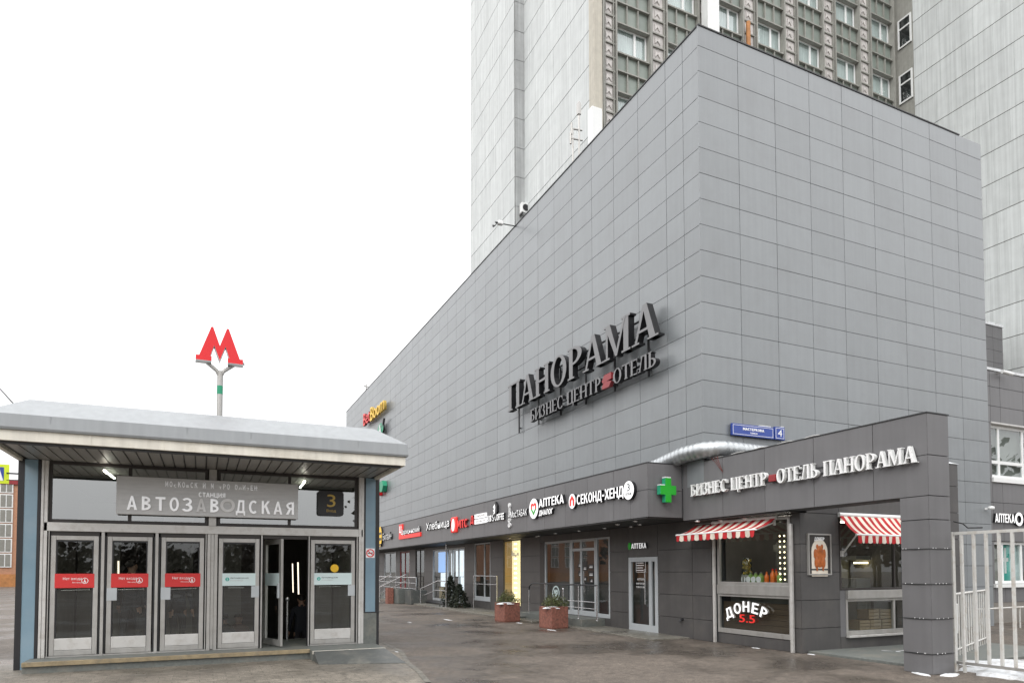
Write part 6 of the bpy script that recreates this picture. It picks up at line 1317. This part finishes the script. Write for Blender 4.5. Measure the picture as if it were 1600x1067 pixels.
def shrub(label, c, rx, rz, n, seed, m='leaf', name='shrub', upright=False, group=None, leaf=.035):
    o = thing(name, label, 'shrub', c, group); rnd = random.Random(seed); t = MB(); s = MB()
    for k in range(26):
        a = rnd.uniform(0, 2*pi); l_ = rnd.uniform(.5, 1); q = Vector((c[0]+rx*.8*l_*cos(a), c[1]+rx*.8*l_*sin(a), c[2]+rz*rnd.uniform(.5, 1))); b0_ = Vector((c[0]+rx*.3*cos(a), c[1]+rx*.3*sin(a), c[2]-.04)); s.tube([b0_, b0_.lerp(q, .6)+Vector((0, 0, .02)), q], [.006, .004, .002], 0, 5)
    for k in range(n):
        a = rnd.uniform(0, 2*pi); rr = math.sqrt(rnd.random()); lump = 1+.25*sin(3*a+seed)+.15*sin(7*a)
        if upright: zz = rnd.random(); rad = rx*(1-zz)**.7*(.5+.5*rr)*lump; p = Vector((c[0]+rad*cos(a), c[1]+rad*sin(a), c[2]+.1+zz*rz))
        else: p = Vector((c[0]+rx*rr*cos(a)*lump, c[1]+rx*rr*sin(a)*lump, c[2]+rz*rnd.random()**.7*(1-.5*rr*rr)*(1+.3*sin(5*a+seed*2))))
        d = Vector((rnd.gauss(0, 1), rnd.gauss(0, 1), rnd.gauss(.5, 1))).normalized(); e_ = d.cross(Vector((rnd.gauss(0, 1), rnd.gauss(0, 1), rnd.gauss(0, 1)))).normalized(); L2 = leaf*rnd.uniform(.7, 1.5)
        t.add([p, p+d*L2*.5+e_*L2*.28, p+d*L2, p+d*L2*.5-e_*L2*.28], [(0, 1, 2, 3)])
    s.build('stems', M['twig'], o); f = t.build('foliage', M[m], o); return o
def planter(px, py_, label, rz, w=.64, h=.66, m='red_granite', snow=True, c=None):
    c = c or fz(px, py_, GZ); o = thing('planter', label, 'planter', (c.x, c.y, GZ), 'planters along the shopfronts'); o.rotation_euler.z = 0
    t = MB(); a = w/2; ca, sa = cos(rz), sin(rz)
    def Rt(x, yv, z): return (c.x+x*ca-yv*sa, c.y+x*sa+yv*ca, GZ+z)
    prof = [(a*.97, 0), (a*.97, .03), (a, .035), (a, h), (a-.06, h), (a-.07, h-.08)]
    vs = []; fs = []
    for r_, z in prof: vs += [Rt(-r_, -r_, z), Rt(r_, -r_, z), Rt(r_, r_, z), Rt(-r_, r_, z)]
    for i in range(len(prof)-1):
        for k in range(4): A = i*4+k; B = i*4+(k+1) % 4; fs.append((A, B, B+4, A+4))
    fs.append((3, 2, 1, 0)); t.add(vs, fs); t.build('box', M[m], o, bevel=.012)
    t = MB(); t.add([Rt(-a+.065, -a+.065, h-.06), Rt(a-.065, -a+.065, h-.06), Rt(a-.065, a-.065, h-.06), Rt(-a+.065, a-.065, h-.06)], [(0, 1, 2, 3)]); t.build('soil', M['soil'], o)
    if snow:
        global sn; sn = MB(); snowpatch(c.x-.12, c.y-.18, .30, .16, .05, GZ+h-.04, seed=int(px)); sn.build('snow_cap', M['snow'], o)
    return Vector((c.x, c.y, GZ+h-.06))
c = planter(0, 0, 'red granite planter in front of the glowing shop window, farther of the two', .16, c=Vector((9.72, 21.35, GZ)))
shrub('low olive shrub growing in the farther red granite planter', c+Vector((.04, .06, 0)), .36, .42, 2200, 4, group='shrubs in the granite planters')
c = planter(1, 0, 'red granite planter before the entrance railing, nearest and largest of the planters', .16, c=Vector((9.90, 18.3, GZ)))
shrub('low olive shrub growing in the nearest red granite planter', c+Vector((.03, .05, 0)), .36, .40, 2200, 9, group='shrubs in the granite planters')
p = fz(608.5, 942.5, GZ); planter(2, 0, 'narrow dull red planter by the far landing stairs', .1, .34, .85, 'red_granite', False, c=p)
p = fz(623, 943, GZ); c = planter(3, 0, 'mossy grey planter box at the foot of the far landing', .1, .8, .8, 'stone', False, c=p+Vector((.3, .3, 0)))
p = fz(640, 944, GZ); planter(4, 0, 'black planter box next to the mossy grey one', .1, .9, .75, 'stone_wet', False, c=p+Vector((.4, .2, 0)))
p = fx(704, 945, 10.72); shrub('tall brown-tipped conifer beside the bright shop entrance, left of the pair', (p.x, p.y, GZ), .42, 1.35, 1500, 12, 'leaf_dark', 'conifer', True, 'conifers by the bright entrance', .10)
p = fx(718, 947, 10.75); shrub('shorter dark conifer beside the bright shop entrance, right of the pair', (p.x, p.y, GZ), .45, 1.0, 1200, 13, 'leaf_dark', 'conifer', True, 'conifers by the bright entrance', .10)

# ================================================================ WHITE FENCE
xfn = 11.95; zt0, zt1 = .08, 2.36
ft = thing('white_fence', 'tall white metal bar fence starting beside the dark portico column', 'fence', (xfn, 6, GZ))
t = MB(); t.box((xfn-.02, 1.8, zt1-.05), (xfn+.03, 7.42, zt1)); t.build('top_rail', M['fence'], ft); t = MB(); t.box((xfn-.02, 1.8, zt0), (xfn+.03, 7.42, zt0+.045)); t.build('bottom_rail', M['alu'], ft)
for k in range(24):
    yv = 7.30-.2*k
    if yv < 2.6: break
    t = MB(); t.box((xfn-.022, yv-.022, zt0+.048 if k else GZ), (xfn+.024, yv+.022, zt1-.053)); t.build('bar', M['fence'], ft, bevel=.005)
t = MB(); t.box((xfn-.035, 7.43, GZ), (xfn+.035, 7.50, zt1)); t.build('post', M['fence'], ft, bevel=.005)
o = thing('low_white_gate', 'low white bar gate standing behind the tall fence', 'gate', (12.6, 7.9, GZ))
gd = Vector((.93, .37, 0)).normalized(); g0 = Vector((12.3, 7.95, 0))
def gp(s, z): q = g0+gd*s; return (q.x, q.y, z)
t = MB(); t.tube([gp(0, 1.22), gp(5, 1.22)], .028, 0, 6); t.build('top_rail', M['fence'], o); t = MB(); t.tube([gp(0, .12), gp(5, .12)], .02, 0, 6); t.build('bottom_rail', M['fence'], o)
for k in range(21): t = MB(); t.tube([gp(k*.25, GZ+.02), gp(k*.25, 1.2)], .017, 0, 6); t.build('bar', M['fence'], o)
o = thing('ramp_railing', 'white ramp railing at the foot of the low wing wall', 'railing', (24, 13, GZ)); t = MB(); t.tube([(20.5, 12.2, .55), (31, 12.2, .62)], .03, 0, 6); t.build('handrail', M['fence'], o)
for k in range(6): t = MB(); t.tube([(20.7+k*2, 12.2, GZ), (20.7+k*2, 12.2, .56)], .025, 0, 6); t.build('post', M['fence'], o)
a = fy(1496, 945, 9.5); o = thing('white_bin', 'white box partly hidden between the column and the fence', 'box', (a.x+.1, 9.6, GZ)); t = MB(); t.box((a.x-.25, 9.5, GZ+.35), (a.x+.07, 9.9, .95)); t.build('case', M['white_pvc'], o, bevel=.02); t = MB(); t.box((a.x-.22, 9.53, GZ), (a.x+.04, 9.87, GZ+.348)); t.build('base', M['black'], o)

# ================================================================ LEFT BACKGROUND
yb_ = 95.0
a = fy(-60, 755, yb_); b = fy(19, 905, yb_)
ob = thing('brick_apartment_block', 'far orange brick apartment block with rows of white windows at the left edge', 'building', (b.x-14, yb_, GZ))
X1_ = fy(30, 800, yb_).x; HT = fy(5, 756, yb_).z
t = MB(); t.box((X1_-34, yb_, GZ), (X1_, yb_+14, HT)); t.build('wall', M['brick_o'], ob)
t = MB(); t.box((X1_-34.2, yb_-.2, HT), (X1_+.2, yb_+14.2, HT+.5)); t.build('roof_edge', M['red_dark'], ob)
t = MB(); t.box((X1_-34, yb_-.1, GZ), (X1_, yb_-.003, 1.4)); t.build('ground_floor', M['orange_wood'], ob)
pw_ = MB(); w0 = X1_-1.9; fp_ = (HT-1.5)/6
pw_.box((w0, yb_-.12, 2.2), (w0+1.3, yb_-.004, 2.2+1.6)); w_o = pw_.build('window', M['white_pvc'], ob)
q_ = MB(); q_.box((w0+.12, yb_-.14, 2.32), (w0+.6, yb_-.121, 3.68)); q_.box((w0+.7, yb_-.14, 2.32), (w0+1.18, yb_-.121, 3.68)); q_.build('pane', M['interior_mid'], w_o)
for i in range(6):
    for j in range(6):
        if i or j: dup(w_o, (-2.6*i, 0, fp_*j), None, ob)
# pedestrian crossing sign
yc_ = 24.0; c_ = fy(1.0, 740, yc_); h_ = (fy(1, 725, yc_).z-fy(1, 755, yc_).z)/2
o = thing('crossing_sign', 'blue crossing sign with a yellow-green border at the left edge', 'sign', (c_.x, yc_, GZ))
t = MB(); t.box((c_.x-h_, yc_, c_.z-h_), (c_.x+h_*.72, yc_+.02, c_.z+h_)); t.build('border', mat('fluorescent_yellow', (.62, .75, .02), .5), o)
t = MB(); t.box((c_.x-h_*.7, yc_-.004, c_.z-h_*.66), (c_.x+h_*.28, yc_-.0005, c_.z+h_*.7)); t.build('panel', M['blue_paint'], o)
t = MB(); t.prism([(-.14, -.2), (.12, -.2), (0, .22)], (c_.x-.05, yc_-.0045, c_.z), RX, ZU, 0, .004); t.build('triangle', M['white_letter'], o)
t = MB(); t.tube([(c_.x-.3, yc_+.06, GZ), (c_.x-.3, yc_+.06, c_.z+h_)], .04, 0, 10); t.build('pole', M['alu'], o)
a = fy(-40, 560, 40); b = fy(26, 636, 16); o = thing('overhead_wire', 'thin black overhead wire slanting down to the pavilion roof', 'wire', a)
t = MB(); t.tube([a, a.lerp(b, .5)-ZU*.05, b], .016, 0, 6); t.build('wire', M['cable'], o)
a = fy(10, 739, 23.9); o = thing('sign_cable', 'short black cable between the crossing sign and the pavilion', 'wire', a); t = MB(); t.tube([a, (a.x+1.6, 24.2, a.z+.02)], .025, 0, 6); t.tube([(a.x, a.y, a.z-.2), (a.x+1.6, 24.2, a.z-.1)], .012, 0, 6); t.build('wire', M['cable'], o)
# far trees across the road behind the viewer (they are what the shop glass mirrors)
rnd = random.Random(11); t = MB()
for k in range(380):
    ang_ = rnd.uniform(radians(95), radians(343)) if k < 260 else rnd.uniform(radians(285), radians(343)); d_ = rnd.uniform(55, 75); cx_, cy_ = d_*sin(ang_), d_*cos(ang_)
    hgt = rnd.choice((3, 4, 4.5, 5, 5.5)) if radians(162) < ang_ < radians(202) else rnd.uniform(9, 17); t.tube([(cx_, cy_, GZ), (cx_, cy_, hgt*.5)], .15, 0, 5)
    for q in range(190):
        p = Vector((cx_+rnd.gauss(0, 1.5), cy_+rnd.gauss(0, 1.5), hgt*rnd.uniform(.2, 1))); u_ = Vector((rnd.gauss(0, 1), rnd.gauss(0, 1), rnd.gauss(0, 1))).normalized(); v_ = u_.orthogonal(); s_ = rnd.uniform(.1, .36); t.add([p-u_*s_-v_*s_*.6, p+u_*s_-v_*s_*.6, p+u_*s_*.6+v_*s_, p-u_*s_*.6+v_*s_], [(0, 1, 2, 3)])
struct(t.build('far_trees', M['crown']), 'stuff')

# ================================================================ PEOPLE INSIDE THE PAVILION
def person(label, loc, face, pose, top, legs, scale=1.0, stripe=False):
    o = thing('person', label, 'person', loc, 'people inside the station pavilion')
    V = []; E = []; Rr = []
    def v(p, r, par=None):
        V.append(p); Rr.append(r); 
        if par is not None: E.append((par, len(V)-1))
        return len(V)-1
    pel = v((0, 0, .95), .155); ch = v((0, .0, 1.2), .15, pel); sh = v((0, 0, 1.42), .15, ch); nk = v((0, .01, 1.53), .058, sh); jaw = v((0, -.02, 1.60), .075, nk); hd = v((0, -.01, 1.69), .098, jaw); tp = v((0, .0, 1.77), .07, hd)
    v((0, -.115, 1.665), .018, hd)
    for s in (-1, 1):
        v((s*.10, 0, 1.67), .02, hd)
        hp_ = v((s*.10, 0, .90), .105, pel); kn = v((s*.11, -.03+pose.get('step', 0)*s, .50), .07, hp_); an2 = v((s*.11, .03+pose.get('step', 0)*1.4*s, .09), .048, kn); he = v((s*.11, .04+pose.get('step', 0)*1.4*s, .04), .045, an2); v((s*.13, -.15+pose.get('step', 0)*1.4*s, .035), .038, he)
        sx_ = v((s*.19, 0, 1.40), .075, sh); el, wr = pose['arms'][(s+1)//2]
        ei = v(el, .052, sx_); wi = v(wr, .034, ei); d = (Vector(wr)-Vector(el)).normalized()
        pm = v(tuple(Vector(wr)+d*.07), .036, wi); side = d.cross(Vector((0, 0, 1))) if abs(d.z) < .9 else Vector((0, 1, 0)); side.normalize()
        for k, (off, ln_) in enumerate(((-.03, .06), (-.01, .075), (.01, .072), (.03, .055))):
            f1 = v(tuple(Vector(wr)+d*.105+side*off), .0095, pm); v(tuple(Vector(wr)+d*(.105+ln_)+side*off*1.1+Vector((0, -.012, 0))), .008, f1)
        t1 = v(tuple(Vector(wr)+d*.05+side*.045*s), .011, wi); v(tuple(Vector(wr)+d*.095+side*.06*s), .009, t1)
    me = bpy.data.meshes.new('body'); me.from_pydata(V, E, []); b = bpy.data.objects.new('body', me); C.objects.link(b)
    sk = b.modifiers.new('skin', 'SKIN'); su = b.modifiers.new('sub', 'SUBSURF'); su.levels = su.render_levels = 2
    for i, sv in enumerate(me.skin_vertices[0].data): sv.radius = (Rr[i], Rr[i]*(.72 if i in (pel, ch, sh) else 1)); sv.use_root = (i == pel)
    dg = bpy.context.evaluated_depsgraph_get(); dg.update(); m2 = bpy.data.meshes.new_from_object(b.evaluated_get(dg)); bpy.data.objects.remove(b)
    for q in (M['skin'], M[top], M[legs], M['black'], M['stripe']): m2.materials.append(q)
    wrists = [Vector(a_[1]) for a_ in pose['arms']]
    for p in m2.polygons:
        c_ = p.center; p.use_smooth = True
        hand = any((c_-w_).length < .2 and (c_-w_).dot((w_-Vector(pose['arms'][i][0]))) > 0 for i, w_ in enumerate(wrists))
        p.material_index = 0 if (c_.z > 1.52 or hand) else (3 if c_.z < .10 else (2 if (c_.z < .86 and abs(c_.x) < .2) else (4 if stripe and 1.18 < c_.z < 1.23 else 1)))
    m2.transform(Matrix.Rotation(face, 4, 'Z') @ Matrix.Scale(scale, 4)); m2.name = 'body'
    bo = bpy.data.objects.new('body', m2); C.objects.link(bo); bo.parent = o
    h = MB(); vs = []; n_ = 14
    for i in range(7):
        th = pi*.62*i/6
        for k in range(n_): a_ = 2*pi*k/n_; r_ = .112*sin(th)+.001; back = max(0, sin(a_)); vs.append((r_*cos(a_), .005+r_*1.08*sin(a_)+.01, 1.69+.118*cos(th)*(1 if i < 4 else .6+.5*back)+(0.05*(1-back) if i > 4 else 0)))
    fs = [(i*n_+k, i*n_+(k+1) % n_, (i+1)*n_+(k+1) % n_, (i+1)*n_+k) for i in range(6) for k in range(n_)]
    h.add([Matrix.Rotation(face, 4, 'Z') @ Matrix.Scale(scale, 4) @ Vector(q)+Vector(loc) for q in vs], fs, 0, True); h.build('hair', M['hair'], o)
    if pose.get('bag'):
        w_ = Matrix.Rotation(face, 4, 'Z') @ Matrix.Scale(scale, 4) @ wrists[0]+Vector(loc)
        t = MB(); t.box((w_.x-.16, w_.y-.06, w_.z-.52), (w_.x+.16, w_.y+.06, w_.z-.2)); bgm = t.build('carried_bag', M['black'], None, bevel=.03, loc=tuple(w_)); tag(bgm, 'dark shopping bag held by the person at the second door', 'bag')
        t = MB(); t.tube([(w_.x-.08, w_.y, w_.z-.2), (w_.x-.05, w_.y, w_.z-.06), (w_.x+.05, w_.y, w_.z-.06), (w_.x+.08, w_.y, w_.z-.2)], .008, 0, 6); t.build('strap', M['black'], bgm)
arms_dn = [((-.27, .04, 1.13), (-.29, -.04, .88)), ((.27, .04, 1.13), (.29, -.04, .88))]
arms_ck = [((-.29, .06, 1.14), (-.20, -.18, 1.08)), ((.29, .02, 1.12), (.27, -.14, .92))]
a = fy(204, 990, 15.6); person('dark-clothed person with a bag standing behind the second pavilion door', (a.x, 15.6, KF), pi*.85, {'arms': arms_dn, 'step': .08, 'bag': True}, 'jacket', 'trousers')
a = fy(277, 990, 16.46); person('person in a dark jacket with a grey stripe behind the third pavilion door', (a.x, 16.46, KF-.165), .35, {'arms': arms_dn, 'step': .05}, 'jacket', 'trousers', 1.0, True)
a = fy(372, 990, 18.9); person('person in a mauve jacket on the stairs behind the fourth door, right of a companion', (a.x, 18.7, KF-.165*8), .1, {'arms': arms_ck}, 'mauve', 'trousers')
a = fy(350, 990, 18.3); person('person in a dark coat on the stairs behind the fourth door, left of a companion', (a.x, 18.35, KF-.165*7), pi+.3, {'arms': arms_ck}, 'jacket', 'trousers', .92)
a = fy(470, 990, 17.8); person('dark figure going down the stairs seen through the open doorway', (a.x, 17.75, KF-.165*5), pi, {'arms': arms_dn, 'step': .06}, 'jacket', 'trousers')
